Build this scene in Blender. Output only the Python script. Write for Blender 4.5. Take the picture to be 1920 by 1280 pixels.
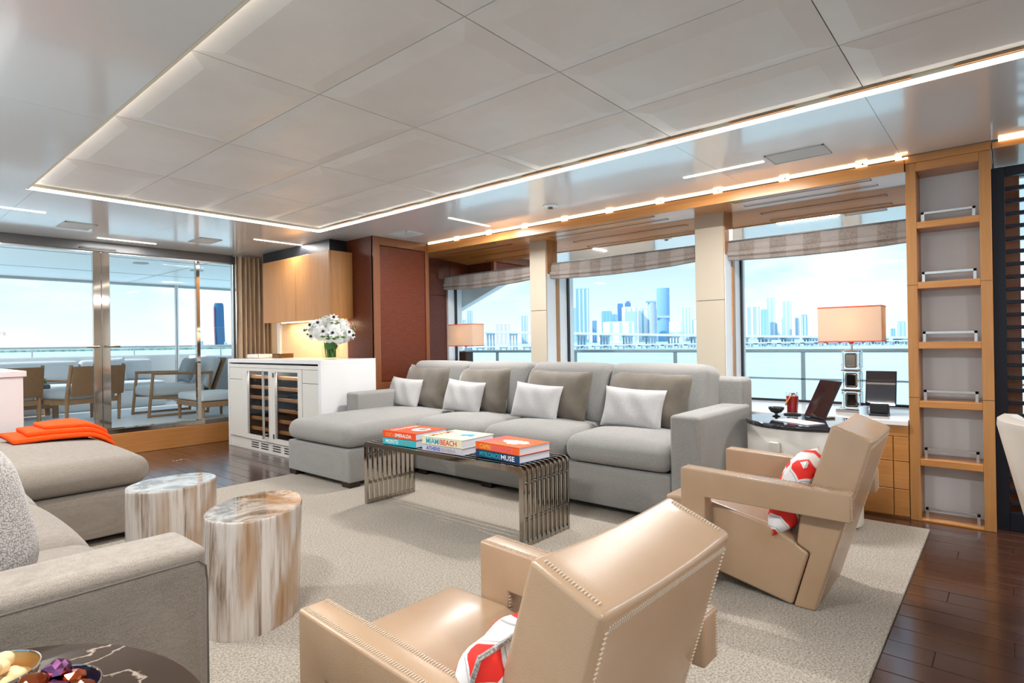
import bpy, bmesh, math, random
from mathutils import Vector, Matrix
R = random.Random(7)
PI = math.pi
for o in list(bpy.data.objects):
    bpy.data.objects.remove(o)
SC = bpy.context.scene
COL = SC.collection

# ------------------------------------------------------------------ camera
cam_d = bpy.data.cameras.new('camera')
cam = bpy.data.objects.new('camera', cam_d)
COL.objects.link(cam)
cam_d.sensor_width = 36.0
cam_d.lens = 1086.7 / 1920 * 36
cam_d.clip_start = 0.02
cam_d.clip_end = 9000
_r = Vector((0.65102, -0.75890, -0.01547))
_u = Vector((0.00891, -0.01274, 0.99988))
_f = Vector((0.75901, 0.65108, 0.00153))
cam.matrix_world = Matrix(((_r.x, _u.x, -_f.x, 0), (_r.y, _u.y, -_f.y, 0), (_r.z, _u.z, -_f.z, 1.05), (0, 0, 0, 1)))
SC.camera = cam

# ------------------------------------------------------------------ exposure
SC.view_settings.view_transform = 'Standard'
SC.view_settings.look = 'None'
SC.view_settings.gamma = 1
SC.view_settings.use_curve_mapping = False
SC.view_settings.exposure = 0.1
WORLD_STRENGTH = 1.45
SUN = 4.2
LAMP = 36.0         # watts per linear ceiling light
STRIP = 4.0         # cove strip emission
COVE_W = 9.0        # watts per metre of cove strip

# ------------------------------------------------------------------ world sky
W = bpy.data.worlds.new('sky')
SC.world = W
W.use_nodes = True
nt = W.node_tree
nt.nodes.clear()
def N(t, typ, **k):
    n = t.nodes.new(typ)
    for a, b in k.items():
        setattr(n, a, b)
    return n
tc = N(nt, 'ShaderNodeTexCoord')
sep = N(nt, 'ShaderNodeSeparateXYZ')
nt.links.new(tc.outputs['Generated'], sep.inputs[0])
zr = N(nt, 'ShaderNodeValToRGB')
zr.color_ramp.elements[0].position = 0.0
zr.color_ramp.elements[0].color = (0.70, 0.82, 0.90, 1)
zr.color_ramp.elements[1].position = 0.9
zr.color_ramp.elements[1].color = (0.30, 0.55, 0.92, 1)
e = zr.color_ramp.elements.new(0.16); e.color = (0.38, 0.555, 0.68, 1)
e = zr.color_ramp.elements.new(0.4); e.color = (0.31, 0.50, 0.72, 1)
nt.links.new(sep.outputs['Z'], zr.inputs[0])
mp = N(nt, 'ShaderNodeMapping')
mp.inputs['Scale'].default_value = (1, 1, 2.6)
nt.links.new(tc.outputs['Generated'], mp.inputs[0])
nz = N(nt, 'ShaderNodeTexNoise')
nz.inputs['Scale'].default_value = 3.1
nz.inputs['Detail'].default_value = 7
nz.inputs['Roughness'].default_value = 0.55
nt.links.new(mp.outputs[0], nz.inputs[0])
cr = N(nt, 'ShaderNodeValToRGB')
cr.color_ramp.elements[0].position = 0.47
cr.color_ramp.elements[1].position = 0.66
nt.links.new(nz.outputs[0], cr.inputs[0])
mx = N(nt, 'ShaderNodeMixRGB')
mx.inputs[2].default_value = (0.86, 0.88, 0.90, 1)
nt.links.new(cr.outputs[0], mx.inputs[0])
nt.links.new(zr.outputs[0], mx.inputs[1])
bg = N(nt, 'ShaderNodeBackground')
bg.inputs[1].default_value = WORLD_STRENGTH
nt.links.new(mx.outputs[0], bg.inputs[0])
wo = N(nt, 'ShaderNodeOutputWorld')
nt.links.new(bg.outputs[0], wo.inputs[0])

# ------------------------------------------------------------------ sun (high, from the port quarter)
sd = bpy.data.lights.new('sun', 'SUN')
sd.energy = SUN
sd.angle = 0.01
sd.color = (1, 0.96, 0.9)
so = bpy.data.objects.new('sun', sd)
COL.objects.link(so)
so.rotation_euler = Vector((0.62, -0.32, -0.72)).to_track_quat('-Z', 'Y').to_euler()

# ------------------------------------------------------------------ materials
def mat(name, col=(0.5, 0.5, 0.5), rough=0.5, metal=0.0, spec=0.5, coat=0.0, coat_r=0.1, sheen=0.0,
        trans=0.0, ior=1.45, emit=None, estr=0.0, alpha=1.0, sub=0.0):
    m = bpy.data.materials.new(name)
    m.use_nodes = True
    b = m.node_tree.nodes['Principled BSDF']
    b.inputs['Base Color'].default_value = (*col, 1)
    b.inputs['Roughness'].default_value = rough
    b.inputs['Metallic'].default_value = metal
    b.inputs['Specular IOR Level'].default_value = spec
    b.inputs['Coat Weight'].default_value = coat
    b.inputs['Coat Roughness'].default_value = coat_r
    b.inputs['Sheen Weight'].default_value = sheen
    b.inputs['Transmission Weight'].default_value = trans
    b.inputs['IOR'].default_value = ior
    b.inputs['Alpha'].default_value = alpha
    if emit:
        b.inputs['Emission Color'].default_value = (*emit, 1)
        b.inputs['Emission Strength'].default_value = estr
    return m

def bsdf(m):
    return m.node_tree.nodes['Principled BSDF']

def coords(m, scale=(1, 1, 1), kind='Object', rot=(0, 0, 0)):
    t = m.node_tree
    c = N(t, 'ShaderNodeTexCoord')
    p = N(t, 'ShaderNodeMapping')
    p.inputs['Scale'].default_value = scale
    p.inputs['Rotation'].default_value = rot
    t.links.new(c.outputs[kind], p.inputs[0])
    return p.outputs[0]

def noise(m, vec, scale=5, detail=4, rough=0.5, dist=0.0):
    n = N(m.node_tree, 'ShaderNodeTexNoise')
    n.inputs['Scale'].default_value = scale
    n.inputs['Detail'].default_value = detail
    n.inputs['Roughness'].default_value = rough
    n.inputs['Distortion'].default_value = dist
    m.node_tree.links.new(vec, n.inputs['Vector'])
    return n.outputs[0]

def ramp(m, fac, stops):
    r = N(m.node_tree, 'ShaderNodeValToRGB')
    el = r.color_ramp.elements
    while len(el) < len(stops):
        el.new(0.5)
    for i, (p, c) in enumerate(stops):
        el[i].position = p
        el[i].color = (*c, 1) if len(c) == 3 else c
    m.node_tree.links.new(fac, r.inputs[0])
    return r.outputs[0]

def mixc(m, fac, a, b, mode='MIX'):
    n = N(m.node_tree, 'ShaderNodeMixRGB', blend_type=mode)
    for i, v in ((0, fac), (1, a), (2, b)):
        if hasattr(v, 'node'):
            m.node_tree.links.new(v, n.inputs[i])
        elif i == 0:
            n.inputs[0].default_value = v
        else:
            n.inputs[i].default_value = (*v, 1)
    return n.outputs[0]

def mth(m, op, a, b=None):
    n = N(m.node_tree, 'ShaderNodeMath', operation=op)
    for i, v in ((0, a), (1, b)):
        if v is None:
            continue
        if hasattr(v, 'node'):
            m.node_tree.links.new(v, n.inputs[i])
        else:
            n.inputs[i].default_value = v
    return n.outputs[0]

def setc(m, out, socket='Base Color'):
    m.node_tree.links.new(out, bsdf(m).inputs[socket])

def bump(m, h, strength=0.3, dist=0.01):
    n = N(m.node_tree, 'ShaderNodeBump')
    n.inputs['Strength'].default_value = strength
    n.inputs['Distance'].default_value = dist
    m.node_tree.links.new(h, n.inputs['Height'])
    m.node_tree.links.new(n.outputs[0], bsdf(m).inputs['Normal'])

def fabric(name, c1, c2, weave=260, rough=0.9, sheen=0.25, mottling=0.5):
    m = mat(name, c1, rough, sheen=sheen, spec=0.2)
    v = coords(m)
    n1 = noise(m, coords(m, (14, 14, 150)), 3.0, 3, 0.7)
    vw = N(m.node_tree, 'ShaderNodeTexVoronoi')
    vw.inputs['Scale'].default_value = weave * 0.75
    vw.inputs['Randomness'].default_value = 0.75
    m.node_tree.links.new(v, vw.inputs['Vector'])
    n2 = mth(m, 'SUBTRACT', 0.82, mth(m, 'MULTIPLY', vw.outputs['Distance'], 0.75))
    n3 = noise(m, v, 4, 3)
    f = mth(m, 'ADD', mth(m, 'MULTIPLY', n1, 0.35), mth(m, 'MULTIPLY', n2, 0.65))
    c = ramp(m, f, [(0.36, c1), (0.62, c2)])
    setc(m, mixc(m, mth(m, 'MULTIPLY', n3, 0.14), c, tuple(x * 0.6 for x in c1)))
    bump(m, n2, 0.4, 0.003)
    return m

def leather(name, c1, c2, rough=0.38):
    m = mat(name, c1, rough, spec=0.6, coat=0.35, coat_r=0.22)
    v = coords(m)
    n1 = noise(m, v, 3.5, 3)
    setc(m, ramp(m, n1, [(0.3, c1), (0.7, c2)]))
    vo = N(m.node_tree, 'ShaderNodeTexVoronoi')
    vo.inputs['Scale'].default_value = 420
    m.node_tree.links.new(v, vo.inputs['Vector'])
    n4 = noise(m, v, 18, 3)
    bump(m, mth(m, 'ADD', vo.outputs['Distance'], mth(m, 'MULTIPLY', n4, 0.8)), 0.10, 0.002)
    return m

def wood(name, c1, c2, axis='Z', rough=0.35, fine=1.0, coat=0.2):
    m = mat(name, c1, rough, coat=coat, coat_r=0.12)
    s = {'X': (1.2, 22, 22), 'Y': (22, 1.2, 22), 'Z': (22, 22, 1.2)}[axis]
    v = coords(m, tuple(x * fine for x in s), 'Object')
    n1 = noise(m, v, 3.0, 5, 0.6, 0.3)
    s2 = tuple(x * 0.15 if x > 2 else x * 0.5 for x in s)
    n2 = noise(m, coords(m, s2), 3.0, 2)
    f = mth(m, 'ADD', mth(m, 'MULTIPLY', n1, 0.7), mth(m, 'MULTIPLY', n2, 0.3))
    setc(m, ramp(m, f, [(0.3, c1), (0.7, c2)]))
    bump(m, n1, 0.05, 0.002)
    return m

M = {}
M['sofa'] = fabric('sofa_linen', (0.25, 0.243, 0.232), (0.37, 0.362, 0.35), 500)
M['sofa_warm'] = fabric('sofa_linen_warm', (0.225, 0.19, 0.157), (0.40, 0.35, 0.30), 950)
M['pillow_light'] = fabric('light_pillow_cloth', (0.46, 0.45, 0.45), (0.60, 0.59, 0.595), 420)
M['pillow_taupe'] = mat('taupe_velvet', (0.17, 0.135, 0.10), 0.6, sheen=0.5, spec=0.3)
_v = coords(M['pillow_taupe'])
setc(M['pillow_taupe'], ramp(M['pillow_taupe'], noise(M['pillow_taupe'], _v, 6, 3), [(0.3, (0.10, 0.082, 0.062)), (0.7, (0.175, 0.146, 0.115))]))
M['boucle'] = fabric('boucle_cloth', (0.24, 0.22, 0.205), (0.56, 0.53, 0.51), 330)
M['leather'] = leather('beige_leather', (0.385, 0.245, 0.145), (0.45, 0.30, 0.19))
M['leather_white'] = leather('white_leather', (0.66, 0.60, 0.53), (0.72, 0.66, 0.59))
M['stitch'] = mat('stitch_thread', (0.64, 0.53, 0.42), 0.8)
M['oak'] = wood('honey_oak', (0.36, 0.155, 0.042), (0.47, 0.225, 0.075), 'Z', 0.4, coat=0.1)
M['oak_y'] = wood('honey_oak_along', (0.42, 0.165, 0.04), (0.54, 0.25, 0.075), 'Y', 0.32, coat=0.25)
M['oak_x'] = wood('honey_oak_across', (0.36, 0.14, 0.033), (0.47, 0.21, 0.065), 'X', 0.3)
M['wenge'] = wood('dark_plank_wood', (0.030, 0.011, 0.006), (0.085, 0.034, 0.019), 'Y', 0.22, 0.7, 0.5)
M['foot'] = mat('dark_wood_foot', (0.022, 0.012, 0.009), 0.35)
M['redleather'] = mat('mahogany_leather', (0.12, 0.032, 0.015), 0.36, spec=0.35, coat=0.0, coat_r=0.2)
_m = M['redleather']
_n = noise(_m, coords(_m, (5, 5, 60)), 3, 4, 0.6, 0.4)
setc(_m, ramp(_m, _n, [(0.3, (0.085, 0.019, 0.008)), (0.7, (0.15, 0.036, 0.015))]))
bump(_m, _n, 0.35, 0.006)
M['mahogany'] = wood('mahogany_frame', (0.17, 0.055, 0.02), (0.23, 0.08, 0.03), 'Z', 0.35)
M['white'] = mat('white_lacquer', (0.80, 0.80, 0.81), 0.18, coat=0.3, coat_r=0.05)
M['offwhite'] = mat('warm_white_lacquer', (0.70, 0.68, 0.63), 0.3)
M['cream'] = mat('cream_leather_panel', (0.46, 0.40, 0.315), 0.5)
M['jamb'] = mat('white_jamb', (0.82, 0.82, 0.82), 0.4)
M['chrome'] = mat('polished_steel', (0.55, 0.51, 0.47), 0.06, 1.0)
M['nickel'] = mat('smoked_nickel', (0.43, 0.395, 0.35), 0.08, 1.0)
M['satin'] = mat('satin_steel', (0.62, 0.62, 0.62), 0.3, 1.0)
M['black'] = mat('black_frame', (0.012, 0.012, 0.014), 0.4)
M['navyblack'] = mat('blue_black_lacquer', (0.008, 0.009, 0.016), 0.4, spec=0.3)
M['grey'] = mat('grey_header', (0.10, 0.105, 0.11), 0.35)
M['ceilside'] = mat('pearl_lacquer_ceiling', (0.80, 0.81, 0.82), 0.28, 0.18, coat=0.9, coat_r=0.09)
M['ceilpanel'] = mat('suede_ceiling_panel', (0.56, 0.535, 0.505), 0.42, 0.0, spec=0.5)
_m = M['ceilpanel']
setc(_m, ramp(_m, noise(_m, coords(_m), 2.5, 4, 0.6), [(0.3, (0.68, 0.66, 0.635)), (0.7, (0.75, 0.735, 0.71))]))
M['joint'] = mat('ceiling_joint', (0.30, 0.29, 0.28), 0.8)
M['lip'] = mat('cream_glow_lip', (0.74, 0.66, 0.52), 0.4)  # cream tone imitates the LED glow along the left edge
M['led'] = mat('led_white', (1, 1, 1), 0.5, emit=(1.0, 0.93, 0.80), estr=STRIP)
M['ledwarm'] = mat('led_warm', (1, 1, 1), 0.5, emit=(1.0, 0.74, 0.40), estr=STRIP)
M['ledlip'] = mat('led_lip', (0.9, 0.9, 0.9), 0.5, emit=(1.0, 0.95, 0.86), estr=4.0)
M['vent'] = mat('vent_grey', (0.52, 0.55, 0.55), 0.5)
M['mirror'] = mat('mirror_glass', (0.86, 0.88, 0.88), 0.02, 1.0)
M['plain'] = mat('soft_wall', (0.62, 0.59, 0.55), 0.7)
M['backgrey'] = mat('pale_grey_panel', (0.76, 0.79, 0.83), 0.5)
M['amberpanel'] = wood('pale_maple', (0.66, 0.47, 0.28), (0.72, 0.53, 0.33), 'Z', 0.4)
M['page'] = mat('page_block', (0.70, 0.70, 0.76), 0.8)
M['red'] = mat('red_trim', (0.75, 0.07, 0.02), 0.6)

m = M['rug'] = mat('sand_carpet', (0.5, 0.45, 0.38), 1.0, sheen=0.2, spec=0.1)
v = coords(m)
f1 = noise(m, v, 130, 3, 0.8)
f2 = noise(m, v, 2.2, 4)
c = ramp(m, f1, [(0.40, (0.27, 0.228, 0.175)), (0.60, (0.66, 0.59, 0.505))])
setc(m, mixc(m, mth(m, 'MULTIPLY', f2, 0.3), c, (0.34, 0.285, 0.23)))
bump(m, f1, 0.8, 0.012)

m = M['marble'] = mat('dark_emperador_marble', (0.03, 0.02, 0.015), 0.14, spec=0.3)
v = coords(m)
d1 = noise(m, v, 3.2, 6, 0.62, 0.6)
vo = N(m.node_tree, 'ShaderNodeTexVoronoi', feature='DISTANCE_TO_EDGE')
vo.inputs['Scale'].default_value = 5.0
ad = N(m.node_tree, 'ShaderNodeVectorMath', operation='ADD')
sc_ = N(m.node_tree, 'ShaderNodeVectorMath', operation='SCALE')
nn = N(m.node_tree, 'ShaderNodeTexNoise')
nn.inputs['Scale'].default_value = 6
nn.inputs['Detail'].default_value = 6
m.node_tree.links.new(v, nn.inputs['Vector'])
m.node_tree.links.new(nn.outputs['Color'], sc_.inputs[0])
sc_.inputs['Scale'].default_value = 0.35
m.node_tree.links.new(v, ad.inputs[0])
m.node_tree.links.new(sc_.outputs[0], ad.inputs[1])
m.node_tree.links.new(ad.outputs[0], vo.inputs['Vector'])
vein = ramp(m, vo.outputs['Distance'], [(0.0, (1, 1, 1)), (0.022, (0, 0, 0))])
veil = ramp(m, d1, [(0.52, (0, 0, 0)), (0.72, (0.8, 0.8, 0.8))])
base = ramp(m, noise(m, v, 5, 4), [(0.3, (0.020, 0.012, 0.008)), (0.7, (0.045, 0.028, 0.019))])
c = mixc(m, mth(m, 'MULTIPLY', vein, mth(m, 'ADD', veil, 0.5)), base, (0.62, 0.50, 0.40))
setc(m, c)
M['marble_blue'] = mat('black_marble_polished', (0.018, 0.02, 0.028), 0.04, coat=0.5, coat_r=0.02)
m = M['marble_blue']
setc(m, ramp(m, noise(m, coords(m), 9, 6, 0.6, 1.0), [(0.55, (0.016, 0.018, 0.026)), (0.72, (0.13, 0.12, 0.12))]))

def petrified(name, tint):
    m = mat(name, (0.6, 0.55, 0.5), 0.16, coat=0.6, coat_r=0.05)
    v = coords(m, (13, 13, 0.7))
    v2 = coords(m, (3.4, 3.4, 0.9))
    n1 = noise(m, v, 2.6, 6, 0.62, 0.25)
    n2 = noise(m, v2, 1.6, 3, 0.5, 0.4)
    c = ramp(m, n1, [(0.26, (0.07, 0.045, 0.03)), (0.36, (0.25, 0.18, 0.135)), (0.45, (0.46, 0.385, 0.33)), (0.53, (0.62, 0.565, 0.52)), (0.66, (0.66, 0.615, 0.58)), (0.78, (0.30, 0.22, 0.165))])
    am = ramp(m, n2, [(0.50, (0, 0, 0)), (0.60, (1, 1, 1))])
    c = mixc(m, mth(m, 'MULTIPLY', am, tint), c, (0.33, 0.16, 0.04))
    setc(m, c)
    return m
M['petri'] = petrified('petrified_wood_pale', 0.75)
M['petri2'] = petrified('petrified_wood_streaked', 0.6)

def petri_top(name, warm):
    m = mat(name, (0.7, 0.7, 0.7), 0.10, coat=0.8, coat_r=0.03)
    v = coords(m)
    n1 = noise(m, v, 5.5, 6, 0.65, 1.2)
    n2 = noise(m, v, 2.6, 3, 0.5, 0.5)
    c = ramp(m, n1, [(0.36, (0.05, 0.03, 0.02)), (0.45, (0.30, 0.22, 0.16)), (0.52, (0.55, 0.48, 0.42)), (0.66, (0.70, 0.66, 0.63))])
    am = ramp(m, n2, [(0.50, (0, 0, 0)), (0.58, (1, 1, 1))])
    setc(m, mixc(m, mth(m, 'MULTIPLY', am, warm), c, (0.30, 0.135, 0.035)))
    return m
M['petri_top'] = petri_top('petrified_wood_top_brown', 0.8)
M['petri_top2'] = petri_top('petrified_wood_top_white', 0.1)

# clear window glass: mostly passing, faint reflection
def glass(name, tint=(1, 1, 1), refl=0.06):
    m = bpy.data.materials.new(name)
    m.use_nodes = True
    t = m.node_tree
    t.nodes.clear()
    o = N(t, 'ShaderNodeOutputMaterial')
    tr = N(t, 'ShaderNodeBsdfTransparent')
    tr.inputs[0].default_value = (*tint, 1)
    gl = N(t, 'ShaderNodeBsdfGlossy')
    gl.inputs['Roughness'].default_value = 0.01
    fr = N(t, 'ShaderNodeFresnel')
    fr.inputs[0].default_value = 1.25
    mi = N(t, 'ShaderNodeMixShader')
    ge = N(t, 'ShaderNodeNewGeometry')
    om = N(t, 'ShaderNodeMath', operation='SUBTRACT'); om.inputs[0].default_value = 1.0
    ml = N(t, 'ShaderNodeMath', operation='MULTIPLY')
    t.links.new(ge.outputs['Backfacing'], om.inputs[1])
    t.links.new(fr.outputs[0], ml.inputs[0]); t.links.new(om.outputs[0], ml.inputs[1])
    t.links.new(ml.outputs[0], mi.inputs[0])
    t.links.new(tr.outputs[0], mi.inputs[1])
    t.links.new(gl.outputs[0], mi.inputs[2])
    t.links.new(mi.outputs[0], o.inputs[0])
    return m
M['glass'] = glass('window_glass', (0.97, 0.99, 0.99))
M['glass_dark'] = glass('cooler_glass', (0.82, 0.82, 0.83))
M['crystal'] = mat('crystal', (0.95, 0.95, 0.95), 0.0, trans=1.0, ior=1.5)
M['clear'] = mat('clear_glass', (0.97, 0.98, 0.98), 0.0, trans=1.0, ior=1.35)

# ------------------------------------------------------------------ mesh helpers
def new():
    return bmesh.new()

def box(bm, x0, x1, y0, y1, z0, z1, bev=0.0, seg=2, mtx=None):
    r = bmesh.ops.create_cube(bm, size=1.0)
    vs = r['verts']
    for v in vs:
        v.co = Vector(((x0 + x1) / 2 + v.co.x * (x1 - x0), (y0 + y1) / 2 + v.co.y * (y1 - y0), (z0 + z1) / 2 + v.co.z * (z1 - z0)))
    allv = vs
    if bev > 0:
        es = list({e for v in vs for e in v.link_edges})
        q = bmesh.ops.bevel(bm, geom=es, offset=bev, segments=seg, affect='EDGES', profile=0.5)
        allv = list({v for f in q['faces'] for v in f.verts} | {v for v in vs if v.is_valid})
    if mtx is not None:
        bmesh.ops.transform(bm, matrix=mtx, verts=allv)
    return allv

def prism(bm, poly, a0, a1, axis='X', bev=0.0, seg=2, nsec=1, ang=0.5):
    """extrude a 2-D polygon along an axis; poly is (y,z) for X, (x,z) for Y, (x,y) for Z"""
    def pt(p, a):
        return {'X': (a, p[0], p[1]), 'Y': (p[0], a, p[1]), 'Z': (p[0], p[1], a)}[axis]
    rings = [[bm.verts.new(pt(p, a0 + (a1 - a0) * k / nsec)) for p in poly] for k in range(nsec + 1)]
    n = len(poly)
    fs = [bm.faces.new(rings[0]), bm.faces.new(rings[-1])]
    for k in range(nsec):
        for i in range(n):
            fs.append(bm.faces.new((rings[k][i], rings[k][(i + 1) % n], rings[k + 1][(i + 1) % n], rings[k + 1][i])))
    bmesh.ops.recalc_face_normals(bm, faces=fs)
    vs = [v for r in rings for v in r]
    if bev > 0:
        es = {e for f in fs for e in f.edges}
        es = [e for e in es if len(e.link_faces) == 2 and e.calc_face_angle(0) > ang]
        q = bmesh.ops.bevel(bm, geom=es, offset=bev, segments=seg, affect='EDGES', profile=0.5)
        vs = list({v for f in q['faces'] for v in f.verts} | {v for v in vs if v.is_valid})
    return vs

def softbox(bm, x0, x1, y0, y1, z0, z1, r=0.05, puff=(0, 0, 0, 0, 0, 0), n=8, m=4, mtx=None):
    """rounded upholstery block; puff = bulge of -x,+x,-y,+y,-z,+z faces"""
    c = Vector(((x0 + x1) / 2, (y0 + y1) / 2, (z0 + z1) / 2))
    h = Vector((abs(x1 - x0) / 2, abs(y1 - y0) / 2, abs(z1 - z0) / 2))
    r = min(r, h.x * .98, h.y * .98, h.z * .98)
    def samples(hh):
        a = [-hh + r * (1 - math.cos(PI / 2 * i / m)) * 0 - 0 + r * i / m for i in range(m)]
        mid = [-(hh - r) + 2 * (hh - r) * i / n for i in range(n + 1)]
        return a + mid + [-x for x in reversed(a)]
    verts = {}
    def V(p):
        k = (round(p[0], 5), round(p[1], 5), round(p[2], 5))
        if k not in verts:
            q = Vector([max(-(h[i] - r), min(h[i] - r, p[i])) for i in range(3)])
            d = Vector(p) - q
            # map the cube corner shell to a sphere shell
            if d.length > 1e-9:
                d = d.normalized() * r
            w = q + d
            u = Vector((w.x / h.x, w.y / h.y, w.z / h.z))
            g = [(1 - u[i] ** 2) for i in range(3)]
            def gg(i):
                return max(0.0, g[i]) ** 0.6
            if u.x > 0: w.x += puff[1] * u.x * gg(1) * gg(2)
            else: w.x += puff[0] * u.x * gg(1) * gg(2)
            if u.y > 0: w.y += puff[3] * u.y * gg(0) * gg(2)
            else: w.y += puff[2] * u.y * gg(0) * gg(2)
            if u.z > 0: w.z += puff[5] * u.z * gg(0) * gg(1)
            else: w.z += puff[4] * u.z * gg(0) * gg(1)
            w += c
            if mtx is not None:
                w = mtx @ w
            verts[k] = bm.verts.new(w)
        return verts[k]
    S = [samples(h[i]) for i in range(3)]
    fs = []
    for ax in range(3):
        a, b = (ax + 1) % 3, (ax + 2) % 3
        for sgn in (-1, 1):
            for i in range(len(S[a]) - 1):
                for j in range(len(S[b]) - 1):
                    q = []
                    for (ii, jj) in ((i, j), (i + 1, j), (i + 1, j + 1), (i, j + 1)):
                        p = [0, 0, 0]
                        p[ax] = sgn * h[ax]
                        p[a] = S[a][ii]
                        p[b] = S[b][jj]
                        q.append(V(p))
                    if sgn < 0:
                        q.reverse()
                    if len(set(q)) == 4:
                        try:
                            fs.append(bm.faces.new(q))
                        except ValueError:
                            pass
    return list(verts.values())

def pillow(bm, w, h, t, n=14, pinch=0.06, mtx=None, pw=0.55):
    """knife-edge cushion in the local XZ plane, thickness along Y"""
    g = {}
    for s in (-1, 1):
        for i in range(n + 1):
            for j in range(n + 1):
                u, v = -1 + 2 * i / n, -1 + 2 * j / n
                edge = i in (0, n) or j in (0, n)
                if edge and s == 1:
                    g[(s, i, j)] = g[(-1, i, j)]
                    continue
                x = u * w / 2 * (1 - pinch * (1 - v * v) * abs(u))
                z = v * h / 2 * (1 - pinch * 1.2 * (1 - u * u) * abs(v))
                y = s * t / 2 * ((1 - u ** 4) * (1 - v ** 4)) ** pw
                if not edge:
                    y += 0.006 * math.sin(9 * u + 4 * v) * (1 - u * u)
                p = Vector((x, y, z))
                if mtx is not None:
                    p = mtx @ p
                g[(s, i, j)] = bm.verts.new(p)
    for s in (-1, 1):
        for i in range(n):
            for j in range(n):
                q = [g[(s, i, j)], g[(s, i + 1, j)], g[(s, i + 1, j + 1)], g[(s, i, j + 1)]]
                if s == 1:
                    q.reverse()
                try:
                    bm.faces.new(q)
                except ValueError:
                    pass
    rim = [g[(-1, i, 0)] for i in range(n)] + [g[(-1, n, j)] for j in range(n)] + [g[(-1, i, n)] for i in range(n, 0, -1)] + [g[(-1, 0, j)] for j in range(n, 0, -1)]
    return [Vector(v.co) for v in rim]

def tube(bm, pts, r, n=8, closed=False, cap=True):
    pts = [Vector(p) for p in pts]
    rings = []
    L = len(pts)
    up = Vector((0, 0, 1))
    for i, p in enumerate(pts):
        a = pts[(i - 1) % L] if (closed or i > 0) else p
        b = pts[(i + 1) % L] if (closed or i < L - 1) else p
        d = (b - a).normalized()
        s = d.cross(up)
        if s.length < 1e-3:
            s = d.cross(Vector((0, 1, 0)))
        s.normalize()
        t = s.cross(d)
        rr = r[i] if isinstance(r, (list, tuple)) else r
        rings.append([bm.verts.new(p + s * math.cos(2 * PI * k / n) * rr + t * math.sin(2 * PI * k / n) * rr) for k in range(n)])
    for i in range(L if closed else L - 1):
        A, B = rings[i], rings[(i + 1) % L]
        for k in range(n):
            bm.faces.new((A[k], A[(k + 1) % n], B[(k + 1) % n], B[k]))
    if cap and not closed:
        bm.faces.new(list(reversed(rings[0])))
        bm.faces.new(rings[-1])

def lathe(bm, prof, cx=0, cy=0, cz=0, n=24, sx=1.0, sy=1.0, rot=0.0):
    rings = []
    for (r, z) in prof:
        if r < 1e-5:
            rings.append([bm.verts.new((cx, cy, cz + z))])
        else:
            ring = []
            for k in range(n):
                a = 2 * PI * k / n
                x, y = r * sx * math.cos(a), r * sy * math.sin(a)
                ring.append(bm.verts.new((cx + x * math.cos(rot) - y * math.sin(rot), cy + x * math.sin(rot) + y * math.cos(rot), cz + z)))
            rings.append(ring)
    for A, B in zip(rings, rings[1:]):
        for k in range(n):
            if len(A) == 1 and len(B) == 1:
                continue
            if len(A) == 1:
                bm.faces.new((A[0], B[(k + 1) % n], B[k]))
            elif len(B) == 1:
                bm.faces.new((A[k], A[(k + 1) % n], B[0]))
            else:
                bm.faces.new((A[k], A[(k + 1) % n], B[(k + 1) % n], B[k]))

def ball(bm, c, r, seg=10, rings=7, sc=(1, 1, 1), rot=None):
    q = bmesh.ops.create_uvsphere(bm, u_segments=seg, v_segments=rings, radius=r)
    for v in q['verts']:
        p = Vector((v.co.x * sc[0], v.co.y * sc[1], v.co.z * sc[2]))
        if rot is not None:
            p = rot @ p
        v.co = p + Vector(c)

def mesh_obj(name, bm, m, smooth=True, ang=38):
    bmesh.ops.recalc_face_normals(bm, faces=bm.faces[:])
    me = bpy.data.meshes.new(name)
    bm.to_mesh(me)
    bm.free()
    if smooth:
        me.shade_smooth()
        me.set_sharp_from_angle(angle=math.radians(ang))
    me.materials.append(m)
    o = bpy.data.objects.new(name, me)
    COL.objects.link(o)
    return o

def tag(o, label, cat, group=None):
    o['label'] = label
    o['category'] = cat
    if group:
        o['group'] = group
    return o

def thing(name, label, cat, loc=(0, 0, 0), rz=0.0, group=None):
    o = bpy.data.objects.new(name, None)
    o.empty_display_size = 0.1
    o.location = loc
    o.rotation_euler = (0, 0, rz)
    COL.objects.link(o)
    return tag(o, label, cat, group)

def part(name, bm, m, root, world=True, smooth=True, ang=38, label=None, stuff=False):
    """world=True: the mesh was laid out in scene coordinates, shift it into the root's frame"""
    if world:
        t = root
        off = Vector((0, 0, 0))
        while t is not None:
            off += Vector(t.location)
            t = t.parent
        bmesh.ops.translate(bm, verts=bm.verts[:], vec=-off)
    o = mesh_obj(name, bm, m, smooth, ang)
    o.parent = root
    if label:
        o['label'] = label
    if stuff:
        o['kind'] = 'stuff'
    return o

def struct(name, bm, m, smooth=True, label=None, cat=None):
    o = mesh_obj(name, bm, m, smooth)
    o['kind'] = 'structure'
    return o

def shell(name, loc=(0, 0, 0)):
    o = bpy.data.objects.new(name, None)
    o.location = loc
    COL.objects.link(o)
    o['kind'] = 'structure'
    return o

def dup(root, loc, rz=None, label=None):
    r = root.copy()
    COL.objects.link(r)
    r.location = loc
    if rz is not None:
        r.rotation_euler = (0, 0, rz)
    if label:
        r['label'] = label
    for ch in list(root.children):
        c = ch.copy()
        COL.objects.link(c)
        c.parent = r
        for g in list(ch.children):
            d = g.copy()
            COL.objects.link(d)
            d.parent = c
    return r

def again(o, loc, root=None):
    """another copy of a single part, sharing its mesh"""
    c = o.copy()
    c.location = loc
    COL.objects.link(c)
    if root is not None:
        c.parent = root
    return c

def B(*a, **k):
    bm = new()
    box(bm, *a, **k)
    return bm

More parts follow.
